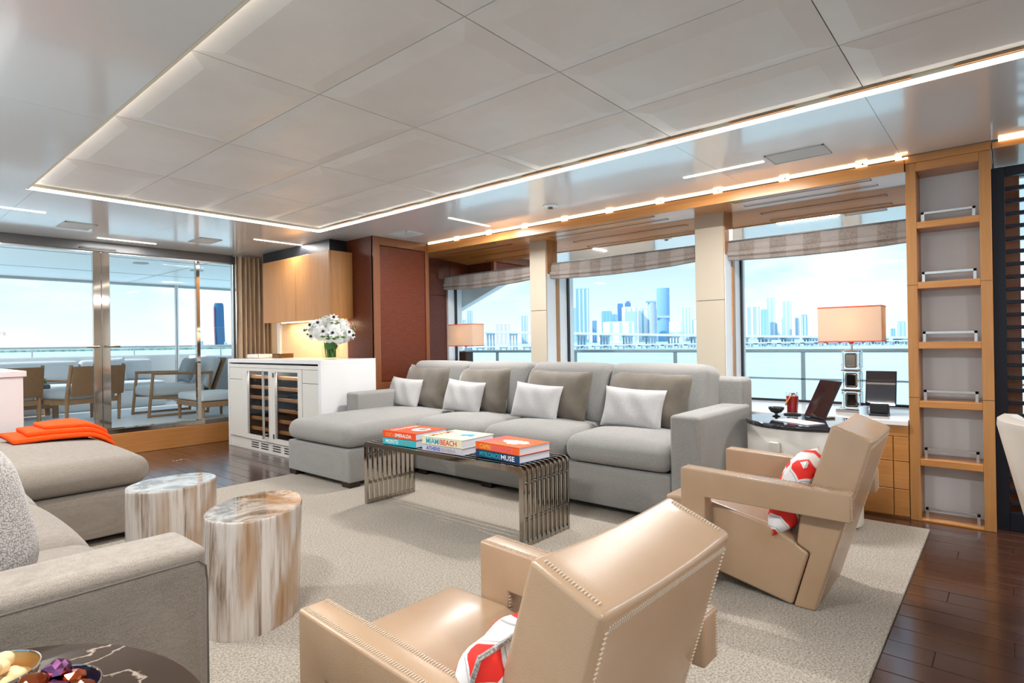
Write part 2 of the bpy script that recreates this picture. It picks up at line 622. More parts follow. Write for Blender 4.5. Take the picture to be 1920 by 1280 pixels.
def arealight(name, loc, sx, sy, power, col=(1, 0.975, 0.945), rot=(0, 0, 0), parent=None):
    d = bpy.data.lights.new(name, 'AREA')
    d.shape = 'RECTANGLE'
    d.size = sx
    d.size_y = sy
    d.energy = power
    d.color = col
    o = bpy.data.objects.new(name, d)
    o.location = loc
    o.rotation_euler = rot
    COL.objects.link(o)
    if parent is not None:
        o.parent = parent
    return o

# ================================================================== SETTING
ZC = 2.08           # side ceiling height
# ---- floor: dark planks running fore-aft
fl = shell('floor')
part('floor_base', B(-0.85, 4.9, -4.1, 6.75, -0.06, -0.004), M['wenge'], fl)
PW = 0.117
pk_meshes = {}
def plank(x, y0, y1):
    L = round(y1 - y0, 2)
    if L not in pk_meshes:
        bm = new()
        box(bm, -PW / 2 + 0.0012, PW / 2 - 0.0012, 0, L - 0.0015, -0.004, 0.0, 0.0015, 1)
        pk_meshes[L] = mesh_obj('plank', bm, M['wenge'], False)
        o = pk_meshes[L]
    else:
        o = pk_meshes[L].copy()
        COL.objects.link(o)
    o.parent = fl
    o.location = (x, y0, R.uniform(-0.0004, 0.0004))
for i in range(-8, 23):
    x = 2.604 - PW / 2 + (i - 9) * PW
    o = [0.0, 0.55, 0.2, 0.75, 0.4][i % 5]
    if x > 1.1:
        a = 0.5
        y = -1.6 - o
        while y < 0.45:
            plank(x, y, y + 1.0)
            y += 1.0
    if 0.3 < x < 3.3:
        y = 3.5 + o
        while y < 6.6:
            plank(x, y, min(y + 1.2, 6.66))
            y += 1.2

# ---- ceiling: recessed centre of suede panels, pearl lacquer surround
ce = shell('ceiling')
CX = [0.83, 1.345, 1.87, 2.393, 2.86]
CY = [4.74, 3.97, 3.09, 2.21, 1.336, 0.46, -0.415, -1.29, -2.165, -3.04]
part('ceiling_backing', B(-0.9, 4.9, -4.1, 6.8, 2.19, 2.24), M['joint'], ce)
def cpanel(x0, x1, y0, y1, zt=2.115, bw=0.085, bd=0.013):
    bm = new()
    g = 0.002
    a = [(x0 + g, y0 + g), (x1 - g, y0 + g), (x1 - g, y1 - g), (x0 + g, y1 - g)]
    b = [(x0 + bw, y0 + bw), (x1 - bw, y0 + bw), (x1 - bw, y1 - bw), (x0 + bw, y1 - bw)]
    t = [bm.verts.new((*p, zt + 0.03)) for p in a]
    o = [bm.verts.new((*p, zt)) for p in a]
    i = [bm.verts.new((*p, zt - bd)) for p in b]
    for k in range(4):
        l = (k + 1) % 4
        bm.faces.new((t[k], t[l], o[l], o[k]))
        bm.faces.new((o[k], o[l], i[l], i[k]))
    bm.faces.new(i)
    return bm
for i in range(4):
    for j in range(9):
        part('ceiling_panel', cpanel(CX[i], CX[i + 1], CY[j + 1], CY[j]), M['ceilpanel'], ce, smooth=False)
def spanel(x0, x1, y0, y1, ch=0.003):
    bm = new()
    box(bm, x0 + 0.0008, x1 - 0.0008, y0 + 0.0008, y1 - 0.0008, ZC, ZC + 0.03)
    part('ceiling_border_panel', bm, M['ceilside'], ce, smooth=False)
YS = [6.74, 5.62, 4.775, 3.09, 1.336, 0.456, -1.29, -3.04, -4.1]
for a, b in zip(YS, YS[1:]):
    if b >= 4.77:
        for x0, x1 in ((-0.85, 0.845), (0.845, 1.87), (1.87, 2.885), (2.885, 3.99)):
            spanel(x0, x1, b, a)
    else:
        spanel(2.885, 3.985, b, a)
        spanel(-0.85, 0.80, b, a)
# lit lips of the recess (LED diffusers facing inwards) with a slot of brown above them
def lip(x0, x1, y0, y1):
    part('led_lip', B(x0, x1, y0, y1, ZC + 0.002, ZC + 0.019), M['ledlip'], ce, smooth=False)
lip(2.872, 2.886, -4.1, 4.76)
part('border_lip', B(0.80, 0.812, -4.1, 4.76, ZC - 0.001, ZC + 0.02), M['lip'], ce, smooth=False)
part('led_lip', B(0.812, 0.816, -4.1, 4.76, ZC + 0.004, ZC + 0.024), M['ledlip'], ce, smooth=False)
lip(0.80, 2.886, 4.762, 4.776)
part('border_lip', B(2.872, 2.886, -4.1, 4.776, ZC + 0.0195, ZC + 0.05), M['lip'], ce, smooth=False)
part('border_lip', B(0.80, 2.886, 4.762, 4.776, ZC + 0.0195, ZC + 0.05), M['lip'], ce, smooth=False)
y = 4.55
k = 0
while y > -3.6:
    L = 0.30
    part('slot_cover', B(2.860, 2.873, y - L, y, 2.103, 2.110), M['oak_y'], ce, smooth=False)
    y -= L + 0.14
    k += 1

# ---- starboard wall: soffit, cove, columns, sill, windows
soff = shell('trim_1', (4.0, 2.5, 2.03))
for y0, y1 in ((0.445, 1.755), (1.757, 3.44), (3.442, 4.98)):
    bm = new()
    prism(bm, [(4.0, 1.995), (4.52, 2.029), (4.52, 2.05), (4.0, 2.05)], y0, y1, 'Y')
    part('soffit_board', bm, M['oak_y'], soff, smooth=False)
part('soffit_backing', B(4.0, 4.55, 0.445, 4.98, 2.045, 2.09), M['foot'], soff, smooth=False)
part('fascia', B(3.985, 4.002, 0.445, 4.56, 1.990, 2.060), M['oak_y'], soff, smooth=False)
for y0, y1 in ((0.62, 1.45), (2.05, 3.2), (3.7, 4.6)):
    for a, b, z in ((4.04, 4.10, 1.9985), (4.28, 4.34, 2.0145)):
        bm = new()
        for q in ((a, a + .004, y0, y1), (b - .004, b, y0, y1), (a, b, y0, y0 + .004), (a, b, y1 - .004, y1)):
            box(bm, q[0], q[1], q[2], q[3], z - 0.0015, z + 0.001)
        part('air_slot', bm, M['foot'], soff, smooth=False)
y = 4.53
while y > 0.5:
    L = min(0.42, y - 0.455)
    part('led_strip', B(3.974, 3.984, y - L, y, 2.069, 2.0795), M['ledwarm'], soff, smooth=False)
    part('led_clip', B(3.974, 3.984, y - L - 0.03, y - L + 0.03, 2.060, 2.069), M['ledwarm'], soff, smooth=False)
    y -= L + 0.012
ws = shell('wall_right', (4.6, 2, 1))
part('wall_below_sill', B(4.80, 4.86, -4.1, 5.1, -0.06, 0.55), M['plain'], ws)
part('wall_above', B(4.80, 4.86, -4.1, 5.1, 2.03, 2.3), M['plain'], ws)
for y0, y1 in ((1.64, 1.87), (3.34, 3.54)):
    c = part('column', B(4.42, 4.86, y0, y1, 0.5, 2.03, 0.004, 1), M['jamb'], ws, smooth=False)
    part('column_panel', B(4.405, 4.42, y0 + 0.002, y1 - 0.002, 1.352, 2.03, 0.003, 1), M['cream'], c, smooth=False)
    part('column_panel', B(4.405, 4.42, y0 + 0.002, y1 - 0.002, 0.565, 1.348, 0.003, 1), M['cream'], c, smooth=False)
    part('column_side', B(4.42, 4.56, y0 - 0.006, y0, 1.70, 2.03), M['oak'], c, smooth=False)
    part('wood_reveal', B(4.56, 4.61, y0 - 0.008, y0, 0.565, 1.68), M['oak'], c, smooth=False)
part('jamb', B(4.64, 4.86, 4.95, 5.1, 0.5, 2.03), M['jamb'], ws, smooth=False)
part('jamb', B(4.50, 4.86, 0.36, 0.445, 0.5, 2.03), M['jamb'], ws, smooth=False)
# sill
sill = shell('trim_2', (4.4, 2.5, 0.56))
part('sill_board', B(3.985, 4.80, 0.445, 4.95, 0.535, 0.565, 0.004, 2), M['white'], sill, smooth=False)
# mirrors above the blinds and windows
WIN = [(0.445, 1.64), (1.87, 3.34), (3.54, 4.95)]
for i, (y0, y1) in enumerate(WIN):
    w = shell('window_%d' % (i + 1), (4.75, (y0 + y1) / 2, 0.565))
    part('mirror_panel', B(4.50, 4.515, y0, y1, 1.79, 2.03), M['mirror'], w, smooth=False)
    part('pane', B(4.752, 4.758, y0 + 0.02, y1 - 0.02, 0.58, 2.02), M['glass'], w, smooth=False)
    f = 0.016
    bm = new()
    box(bm, 4.74, 4.77, y0, y0 + f, 0.565, 2.03)
    box(bm, 4.74, 4.77, y1 - f, y1, 0.565, 2.03)
    box(bm, 4.74, 4.77, y0, y1, 0.565, 0.565 + f)
    part('window_frame', bm, M['black'], w, smooth=False)
# roman blinds, folded
BL = fabric('blind_cloth', (0.36, 0.29, 0.25), (0.56, 0.48, 0.43), 200, sheen=0.2)
_v = coords(BL)
_w = N(BL.node_tree, 'ShaderNodeTexWave', wave_type='BANDS', bands_direction='Y')
_w.inputs['Scale'].default_value = 1.4
BL.node_tree.links.new(_v, _w.inputs['Vector'])
_bc = bsdf(BL).inputs['Base Color'].links[0].from_socket
setc(BL, mixc(BL, ramp(BL, _w.outputs[1], [(0.45, (0.0, 0.0, 0.0)), (0.55, (0.5, 0.5, 0.5))]), _bc, (0.62, 0.56, 0.53)))
BLN = ['folded striped linen roman blind over the window beside the shelving',
       'folded striped linen roman blind over the middle window behind the sofa',
       'folded striped linen roman blind over the window beside the leather panel']
for i, (y0, y1) in enumerate(((0.455, 1.632), (1.878, 3.332), (3.548, 4.83))):
    t = thing('roman_blind', BLN[i], 'blind', (4.5, (y0 + y1) / 2, 1.64), group='folded roman blinds')
    bm = new()
    nY = 36
    prof = [(-0.012, 1.80), (-0.028, 1.785), (-0.034, 1.745), (-0.026, 1.725), (-0.040, 1.718), (-0.044, 1.692), (-0.030, 1.680), (-0.042, 1.674), (-0.036, 1.656), (-0.008, 1.652)]
    rows = []
    for k in range(nY + 1):
        u = k / nY
        y = y0 + (y1 - y0) * u
        sag = 0.018 * (4 * u * (1 - u)) * -1 + 0.022 * (1 - u) ** 3 * (0 if i == 0 else 1)
        rows.append([bm.verts.new((4.5 + p[0] + 0.004 * math.sin(31 * u + p[1] * 40), y, p[1] + sag * (1.80 - p[1]) / 0.16)) for p in prof])
    for A, C in zip(rows, rows[1:]):
        for q in range(len(prof) - 1):
            bm.faces.new((A[q], C[q], C[q + 1], A[q + 1]))
    r = bmesh.ops.solidify(bm, geom=bm.faces[:], thickness=0.004)
    part('cloth', bm, BL, t)
    part('head_rail', B(4.472, 4.5, y0, y1, 1.794, 1.803), M['grey'], t, smooth=False)

# ---- cabinet run under the sill
t = thing('low_cabinet', 'honey oak cabinet run below the white window sill', 'cabinet', (4.2, 2.7, 0))
part('body', B(4.015, 4.75, 0.445, 4.55, 0.0, 0.534), M['oak_y'], t, smooth=False)
for y0, y1 in ((0.445, 0.52), (0.523, 1.35), (1.353, 2.4), (2.403, 3.5), (3.503, 4.55)):
    for z0, z1 in ((0.012, 0.165), (0.168, 0.325), (0.328, 0.47)) if y0 < 1.3 else ((0.012, 0.47),):
        part('front_panel', B(4.0, 4.016, y0, y1 - 0.001, z0, z1, 0.002, 1), M['oak_y'], t, smooth=False)
part('top_rail', B(4.0, 4.016, 0.445, 4.55, 0.473, 0.534), M['oak_y'], t, smooth=False)

# ---- leather-clad box wall beside the bar
wa = shell('wall_aft', (3.7, 5.5, 1))
part('leather_side', B(3.31, 3.33, 4.56, 4.99, 0.0, ZC), M['redleather'], wa, smooth=False)
part('wall_core', B(3.33, 3.99, 4.575, 4.99, 0.0, ZC), M['redleather'], wa, smooth=False)
part('recess_wall', B(3.99, 4.645, 4.985, 5.1, 0.0, ZC), M['redleather'], wa, smooth=False)
part('recess_panel', B(4.0, 4.30, 4.975, 4.985, 0.0, 1.60, 0.002, 1), M['redleather'], wa, smooth=False)
part('recess_panel', B(4.305, 4.64, 4.975, 4.985, 0.0, 1.60, 0.002, 1), M['redleather'], wa, smooth=False)
part('recess_panel', B(4.0, 4.30, 4.975, 4.985, 1.605, ZC, 0.002, 1), M['redleather'], wa, smooth=False)
part('recess_panel', B(4.305, 4.64, 4.975, 4.985, 1.605, ZC, 0.002, 1), M['redleather'], wa, smooth=False)
part('frame_post', B(3.31, 3.385, 4.55, 4.58, 0.0, ZC, 0.002, 1), M['mahogany'], wa, smooth=False)
part('frame_post', B(3.955, 4.0, 4.55, 4.60, 0.0, ZC, 0.002, 1), M['mahogany'], wa, smooth=False)
part('frame_rail', B(3.385, 3.955, 4.55, 4.58, 2.0, ZC, 0.002, 1), M['mahogany'], wa, smooth=False)
part('frame_rail', B(3.385, 3.955, 4.55, 4.58, 0.55, 0.69, 0.002, 1), M['mahogany'], wa, smooth=False)
part('leather_panel', B(3.39, 3.95, 4.558, 4.58, 0.694, 1.996, 0.006, 2), M['redleather'], wa, smooth=False)
part('backsplash', B(3.31, 3.33, 4.99, 6.33, 0.0, 2.08), M['amberpanel'], wa, smooth=False)
part('white_post', B(3.29, 3.315, 6.30, 6.37, 0.9, 1.32), M['white'], wa, smooth=False)
part('side_wall', B(3.31, 3.40, 6.33, 6.8, 0.0, ZC), M['amberpanel'], wa, smooth=False)

# ---- aft glazed doors
dr = shell('door_1', (1.7, 6.70, 0.2))
part('header', B(-0.85, 3.32, 6.66, 6.76, 1.995, ZC + 0.02, 0.003, 1), M['grey'], dr, smooth=False)
part('header_track', B(-0.85, 3.32, 6.69, 6.73, 1.98, 2.0), M['satin'], dr, smooth=False)
part('header_sensor', B(1.50, 1.80, 6.650, 6.662, 2.005, 2.02, 0.003, 1), M['black'], dr, smooth=False)
part('sill_track', B(-0.85, 2.96, 6.665, 6.77, 0.212, 0.262, 0.004, 1), M['nickel'], dr, smooth=False)
for x0, x1 in ((1.612, 1.677), (1.681, 1.748)):
    part('door_stile', B(x0, x1, 6.675, 6.725, 0.262, 1.985, 0.003, 1), M['chrome'], dr, smooth=False)
part('mullion', B(2.545, 2.582, 6.68, 6.73, 0.262, 1.985, 0.003, 1), M['chrome'], dr, smooth=False)
part('door_frame', B(2.935, 2.965, 6.68, 6.74, 0.262, 1.985, 0.003, 1), M['satin'], dr, smooth=False)
part('door_frame', B(-0.70, -0.66, 6.68, 6.73, 0.262, 1.985), M['chrome'], dr, smooth=False)
for x0, x1 in ((-0.66, 1.612), (1.748, 2.545), (2.582, 2.935)):
    part('pane', B(x0, x1, 6.70, 6.708, 0.262, 1.985), M['glass'], dr, smooth=False)
for sx in (-1, 1):
    bm = new()
    c0 = 1.679 + sx * 0.033
    tube(bm, [(c0, 6.675, 1.07), (c0, 6.63, 1.07)], 0.011, 10)
    tube(bm, [(c0, 6.632, 1.07), (c0 + sx * 0.03, 6.630, 1.07), (c0 + sx * 0.105, 6.633, 1.068)], 0.010, 10)
    part('door_handle', bm, M['nickel'], dr)
st = shell('trim_3', (1.5, 6.66, 0))
part('step_board', B(-0.85, 2.88, 6.652, 6.78, 0.0, 0.212, 0.004, 1), M['oak_x'], st, smooth=False)

# ---- curtain
t = thing('curtain', 'gathered bronze curtain hanging beside the aft glass door', 'curtain', (3.1, 6.58, 0.03))
m = mat('bronze_silk', (0.42, 0.29, 0.17), 0.45, sheen=0.4, sub=0)
setc(m, ramp(m, noise(m, coords(m, (8, 8, 1)), 3, 4), [(0.3, (0.33, 0.215, 0.12)), (0.7, (0.52, 0.38, 0.245))]))
bm = new()
rows = []
for k in range(97):
    u = k / 96
    x = 2.93 + 0.38 * u
    y = 6.575 + 0.035 * math.sin(u * 2 * PI * 7.5) + 0.01 * math.sin(u * 47)
    rows.append([bm.verts.new((x + 0.004 * math.sin(z * 5 + u * 20), y * 1 + 0.006 * math.sin(u * 60 + z * 2), z)) for z in (0.03, 0.5, 1.0, 1.5, 1.9, 2.06)])
for A, C in zip(rows, rows[1:]):
    for q in range(5):
        bm.faces.new((A[q], C[q], C[q + 1], A[q + 1]))
part('cloth', bm, m, t, ang=80)
part('curtain_track', B(2.90, 3.31, 6.56, 6.60, 2.06, 2.08), M['satin'], t, smooth=False)

# ---- port wall with windows, forward wall (out of view, they shape the light and the reflections)
wl = shell('wall_left', (-0.82, 1, 1))
for z0, z1 in ((-0.06, 0.55), (1.98, 2.3)):
    part('wall_band', B(-0.86, -0.80, -4.1, 6.8, z0, z1), M['plain'], wl)
for y0, y1 in ((-4.1, -3.6), (-1.75, -1.5), (0.3, 0.5), (1.64, 1.87), (3.34, 3.54), (4.95, 6.8)):
    part('wall_pier', B(-0.86, -0.80, y0, y1, 0.55, 1.98), M['cream'], wl)
for i, (y0, y1) in enumerate(((-3.6, -1.75), (-1.5, 0.3), (0.5, 1.64), (1.87, 3.34), (3.54, 4.95))):
    w = shell('window_%d' % (i + 4), (-0.83, (y0 + y1) / 2, 0.55))
    part('pane', B(-0.833, -0.827, y0, y1, 0.55, 1.98), M['glass'], w, smooth=False)
    bm = new()
    box(bm, -0.85, -0.81, y0, y0 + 0.016, 0.55, 1.98)
    box(bm, -0.85, -0.81, y1 - 0.016, y1, 0.55, 1.98)
    box(bm, -0.85, -0.81, y0, y1, 0.55, 0.566)
    part('window_frame', bm, M['black'], w, smooth=False)
wf = struct('wall_front', B(-0.86, 4.86, -4.16, -4.10, -0.06, 2.3), M['cream'])
# starboard wall forward of the screen
for y0, y1 in ((-4.1, -3.2), (-1.35, -1.1)):
    part('column', B(4.42, 4.86, y0, y1, 0.5, 2.05), M['jamb'], ws, smooth=False)
part('lower_wall', B(4.3, 4.8, -4.1, -1.1, 0.0, 0.55), M['oak_y'], ws, smooth=False)
w = shell('window_9', (4.75, -2.3, 0.565))
part('pane', B(4.752, 4.758, -3.2, -1.35, 0.58, 2.03), M['glass'], w, smooth=False)
w = shell('window_10', (4.75, -0.5, 0.3))
part('pane', B(4.752, 4.758, -1.1, 0.06, 0.1, 2.03), M['glass'], w, smooth=False)
part('window_frame', B(4.74, 4.77, -1.1, -1.08, 0.1, 2.03), M['black'], w, smooth=False)
part('jamb_board', B(4.45, 4.74, -0.055, 0.06, 0.0, 2.0), M['mahogany'], w, smooth=False)
soff2 = shell('trim_4', (4.4, -0.5, 2.05))
part('soffit_board', B(4.0, 4.85, -4.1, 0.055, 2.05, 2.07), M['oak_y'], soff2, smooth=False)
part('fascia', B(3.992, 4.002, -4.1, 0.055, 2.035, 2.064), M['oak_y'], soff2, smooth=False)
part('led_strip', B(3.972, 3.990, -1.5, 0.03, 2.066, 2.076), M['ledwarm'], soff2, smooth=False)

# ---- ceiling fixtures
def linear_light(x, y, along, lab, power=1.0):
    t = thing('linear_ceiling_light', lab, 'ceiling light', (x, y, ZC), 0, 'linear ceiling lights')
    L = 0.49
    hx, hy = (L / 2, 0.013) if along == 'X' else (0.013, L / 2)
    bm = new()
    box(bm, x - hx, x + hx, y - hy, y + hy, ZC - 0.004, ZC + 0.002, 0.003, 2)
    part('diffuser', bm, M['led'], t)
    arealight('lamp', (0, 0, -0.006), 2 * hx, 2 * hy, LAMP * power, parent=t)
    return t
linear_light(0.79, 5.495, 'X', 'thin linear light in ceiling at far left above the sliding door')
linear_light(1.83, 6.41, 'X', 'thin linear light in ceiling directly above the chrome door stiles', 0.35)
linear_light(2.87, 5.50, 'X', 'thin linear light in ceiling near the curtain and wall cabinet', 0.25)
linear_light(3.525, 3.476, 'X', 'thin linear light in ceiling above the window nearest the leather panel')
linear_light(3.522, 1.315, 'Y', 'thin linear light in ceiling beside the large grey vent, over the sofa end')
for x, y, a in ((0.15, 1.32, 'Y'), (0.15, 3.476, 'X'), (3.52, -1.2, 'X'), (0.15, -1.2, 'X'), (3.52, -2.9, 'Y'), (0.15, -2.9, 'Y')):  # unseen fixtures, added for the light they give the saloon
    linear_light(x, y, a, 'added thin linear light in ceiling of the unseen part of the saloon')
def vent(x0, x1, y0, y1, lab):
    t = thing('ceiling_vent', lab, 'vent', ((x0 + x1) / 2, (y0 + y1) / 2, ZC), 0, 'ceiling vents')
    bm = new()
    f = 0.008
    for q in ((x0, x1, y0, y0 + f), (x0, x1, y1 - f, y1), (x0, x0 + f, y0, y1), (x1 - f, x1, y0, y1)):
        box(bm, *q, ZC - 0.006, ZC + 0.002)
    part('frame', bm, M['vent'], t, smooth=False)
    part('grille', B(x0 + f, x1 - f, y0 + f, y1 - f, ZC - 0.003, ZC + 0.001), M['vent'], t, smooth=False)
vent(1.205, 1.425, 5.745, 6.04, 'rectangular ceiling vent left of the chrome door stiles')
vent(2.235, 2.435, 5.75, 6.045, 'rectangular ceiling vent right of the chrome door stiles')
vent(3.38, 3.605, 4.15, 4.43, 'rectangular ceiling vent in front of the mahogany leather panel')
vent(3.425, 3.625, 0.737, 1.04, 'rectangular ceiling vent close to the oak shelving tower')
t = thing('smoke_detector', 'small round white smoke detector on the ceiling border', 'smoke detector', (3.523, 2.619, ZC))
bm = new(); lathe(bm, [(0.0, -0.001), (0.055, -0.001), (0.055, -0.008), (0.035, -0.014), (0.02, -0.016), (0, -0.016)], 3.523, 2.619, ZC)
part('housing', bm, M['white'], t)
bm = new(); lathe(bm, [(0.018, -0.015), (0.018, -0.026), (0, -0.028)], 3.523, 2.619, ZC, 12)
part('sensor', bm, M['grey'], t)

# ---- rug
t = tag(mesh_obj('carpet', B(-0.29, 3.81, 0.335, 4.42, 0.0, 0.015, 0.006, 2), M['rug']), 'large sand coloured wool carpet under the sofas and armchairs', 'carpet')

# ================================================================== SOFAS
def sofa(front, s, y0, y1, ch0, ch1, m, lab, far_arm=True):
    """front: X of the seat front; s=+1 faces -X, s=-1 faces +X; near arm at y0, chaise ch0..ch1"""
    def bx(u0, u1):
        a, b = front + s * u0, front + s * u1
        return (min(a, b), max(a, b))
    t = thing('sofa', lab, 'sofa', (front + s * 0.45, (y0 + y1) / 2, 0.015))
    aw = 0.17
    ya = y0 + aw
    yb = (y1 - aw) if far_arm else y1
    def sb(name, u0, u1, b0, b1, z0, z1, r, puff, n=8):
        bm = new()
        x0, x1 = bx(u0, u1)
        p = list(puff)
        if s < 0:
            p[0], p[1] = p[1], p[0]
        softbox(bm, x0, x1, b0, b1, z0, z1, r, p, n)
        return part(name, bm, m, t, ang=60)
    F = 0.006
    sb('base', 0.004, 0.92, ya, yb, 0.052, 0.290, 0.012, (F, 0, 0, 0, 0, 0))
    sb('chaise_base', -0.62, 0.05, ch0, ch1, 0.052, 0.290, 0.012, (F, 0, F, 0, 0, 0))
    sb('arm', 0.0, 0.82, y0, ya, 0.052, 0.632, 0.022, (0.004, 0, 0.004, 0.002, 0, 0.004))
    if far_arm:
        sb('arm', -0.08, 0.82, yb, y1, 0.052, 0.630, 0.022, (0.004, 0, 0.004, 0.002, 0, 0.004))
    sb('back_frame', 0.74, 0.93, y0 + 0.02, y1 - 0.02, 0.052, 0.80, 0.03, (0, 0, 0, 0, 0, 0))
    ns = 3
    w = (ch0 - ya) / ns
    for k in range(ns):
        sb('seat_cushion', -0.012, 0.66, ya + w * k + 0.004, ya + w * (k + 1) - 0.004, 0.294, 0.455, 0.070, (0.022, 0, 0.004, 0.004, 0, 0.040), 10)
    sb('chaise_cushion', -0.632, 0.66, ch0 - 0.004, ch1 + 0.004, 0.294, 0.452, 0.075, (0.02, 0, 0.008, 0.008, 0, 0.045), 10)
    nb = 4
    w = (yb - ya) / nb
    for k in range(nb):
        bm = new()
        x0, x1 = bx(0.50, 0.765)
        p = [0.03, 0.0, 0, 0, 0, 0.010]
        if s < 0:
            p[0], p[1] = p[1], p[0]
        c = Vector(((x0 + x1) / 2, 0, 0.45))
        mt = Matrix.Translation(c) @ Matrix.Rotation(s * math.radians(7), 4, 'Y') @ Matrix.Translation(-c)
        softbox(bm, x0, x1, ya + w * k + 0.004, ya + w * (k + 1) - 0.004, 0.44, 0.882, 0.06, p, 10, mtx=mt)
        part('back_cushion', bm, m, t, ang=60)
    for u, y in ((-0.57, ch0 + 0.055), (-0.57, ch1 - 0.055), (0.06, ch0 - 0.75), (0.06, ch0 - 0.05), (0.06, y0 + 0.07), (0.86, y0 + 0.07), (0.86, y1 - 0.07)):
        x0, x1 = bx(u - 0.045, u + 0.045)
        part('foot', B(x0, x1, y - 0.05, y + 0.05, 0.015, 0.056, 0.003, 1), M['foot'], t, smooth=False)
    return t
sofa(3.01, 1, 1.27, 4.46, 3.61, 4.47, M['sofa'], 'long grey linen sofa with chaise standing below the windows')
sofa(0.51, -1, 1.295, 4.92, 3.655, 4.92, M['sofa_warm'], 'grey beige linen sofa in left foreground with orange throw on its chaise')

# seam line on the near arm of the left sofa
# (welt between the top and the side cloth)
s2 = [o for o in bpy.data.objects if o.get('label', '').startswith('grey beige linen sofa')][0]
bm = new()
tube(bm, [(-0.28, 1.291, 0.605), (0.0, 1.2895, 0.605), (0.3, 1.2895, 0.605), (0.488, 1.291, 0.605), (0.503, 1.292, 0.59), (0.506, 1.293, 0.56), (0.506, 1.294, 0.06)], 0.0022, 6)
part('welt', bm, mat('dark_welt', (0.13, 0.11, 0.095), 0.9), s2)

# ---- cushions of the window sofa
def cushion(name, lab, grp, c, w, h, th, rz, tilt, m, piping=None, roll=0.0, pinch=0.06):
    t = thing(name, lab, 'cushion', c, 0, grp)
    mt = Matrix.Rotation(rz, 4, 'Z') @ Matrix.Rotation(tilt, 4, 'X') @ Matrix.Rotation(roll, 4, 'Y')
    bm = new()
    rim = pillow(bm, w, h, th, mtx=mt, pinch=pinch)
    p = part('cover', bm, m, t, world=False, ang=75)
    if piping is not None:
        bm = new()
        tube(bm, rim, 0.0045, 6, closed=True)
        part('piping', bm, piping, p, world=False)
    return t
ORD = ['on the chaise end of the grey sofa', 'second from the chaise end of the grey sofa', 'third from the chaise end of the grey sofa', 'at the armrest end of the grey sofa']
for k, (yc, ro) in enumerate(((4.08, 0.03), (3.36, -0.02), (2.60, 0.04), (1.86, 0.05))):
    cushion('scatter_cushion', 'large taupe velvet scatter cushion ' + ORD[k], 'taupe velvet cushions', (3.53, yc, 0.655), 0.66, 0.40, 0.17, -PI / 2 - 0.10, -0.30, M['pillow_taupe'], roll=ro)
for k, (yc, ro) in enumerate(((4.23, 0.04), (3.46, 0.05), (2.69, 0.05), (1.885, 0.03))):
    cushion('lumbar_cushion', 'small pale linen lumbar cushion ' + ORD[k], 'pale lumbar cushions', (3.40, yc, 0.605), 0.46, 0.275, 0.12, -PI / 2 - 0.04, -0.28, M['pillow_light'], roll=ro)
t = thing('boucle_cushion', 'woolly grey boucle cushion at the left edge on the left sofa', 'cushion', (0.13, 1.70, 0.47))
bm = new()
softbox(bm, -0.12, 0.115, -0.22, 0.22, -0.20, 0.19, 0.112, (0.02, 0.03, 0.0, 0.0, 0.0, 0.0), 10, 6, Matrix.Translation((0.13, 1.72, 0.69)) @ Matrix.Rotation(-0.22, 4, 'Y'))
part('cover', bm, M['boucle'], t, ang=80)
bm = new()
tube(bm, [(0.13 + 0.30 * 0.22 - 0.02, 1.72 - 0.245, 0.50), (0.11, 1.72 - 0.250, 0.69), (0.09, 1.72 - 0.245, 0.86)], 0.003, 6)
part('seam', bm, M['sofa'], t)

# ---- orange throw folded on the far end of the left chaise
t = thing('throw_blanket', 'folded bright orange throw lying on the left sofa chaise', 'blanket', (0.9, 4.65, 0.49))
m = fabric('orange_wool', (0.86, 0.075, 0.006), (0.95, 0.11, 0.012), 180, sheen=0.0)
def fold(x0, x1, y0, y1, z0, z1, rz):
    bm = new()
    c = Vector(((x0 + x1) / 2, (y0 + y1) / 2, 0))
    mt = Matrix.Translation(c) @ Matrix.Rotation(rz, 4, 'Z') @ Matrix.Translation(-c)
    softbox(bm, x0, x1, y0, y1, z0, z1, 0.0135, (0, 0, 0, 0, 0, 0.004), 12, 4, mt)
    for v in bm.verts:
        v.co.z += 0.003 * math.sin(v.co.x * 14 + v.co.y * 9)
        if v.co.x > 1.02:
            v.co.z -= (v.co.x - 1.02) ** 2 * 3.4
    return bm
part('fold', fold(0.66, 1.175, 4.42, 4.86, 0.496, 0.526, 0.02), m, t)
part('fold', fold(0.74, 1.170, 4.45, 4.86, 0.524, 0.554, -0.03), m, t)
part('fold', fold(0.83, 1.160, 4.50, 4.86, 0.552, 0.578, -0.01), m, t)

# ================================================================== ARMCHAIRS
def stitches(bm, p0, p1, d, n, L=0.012, w=0.0016, nrm=(0, 0, 1)):
    p0, p1, d, nrm = Vector(p0), Vector(p1), Vector(d).normalized(), Vector(nrm).normalized()
    e = (p1 - p0).normalized()
    for k in range(n):
        c = p0.lerp(p1, (k + 0.5) / n) + nrm * 0.0008
        a = [c - d * L / 2 - e * w / 2, c + d * L / 2 - e * w / 2, c + d * L / 2 + e * w / 2, c - d * L / 2 + e * w / 2]
        lo = [bm.verts.new(q - nrm * 0.002) for q in a]
        hi = [bm.verts.new(q + nrm * 0.001) for q in a]
        bm.faces.new(hi)
        for i in range(4):
            bm.faces.new((lo[i], lo[(i + 1) % 4], hi[(i + 1) % 4], hi[i]))

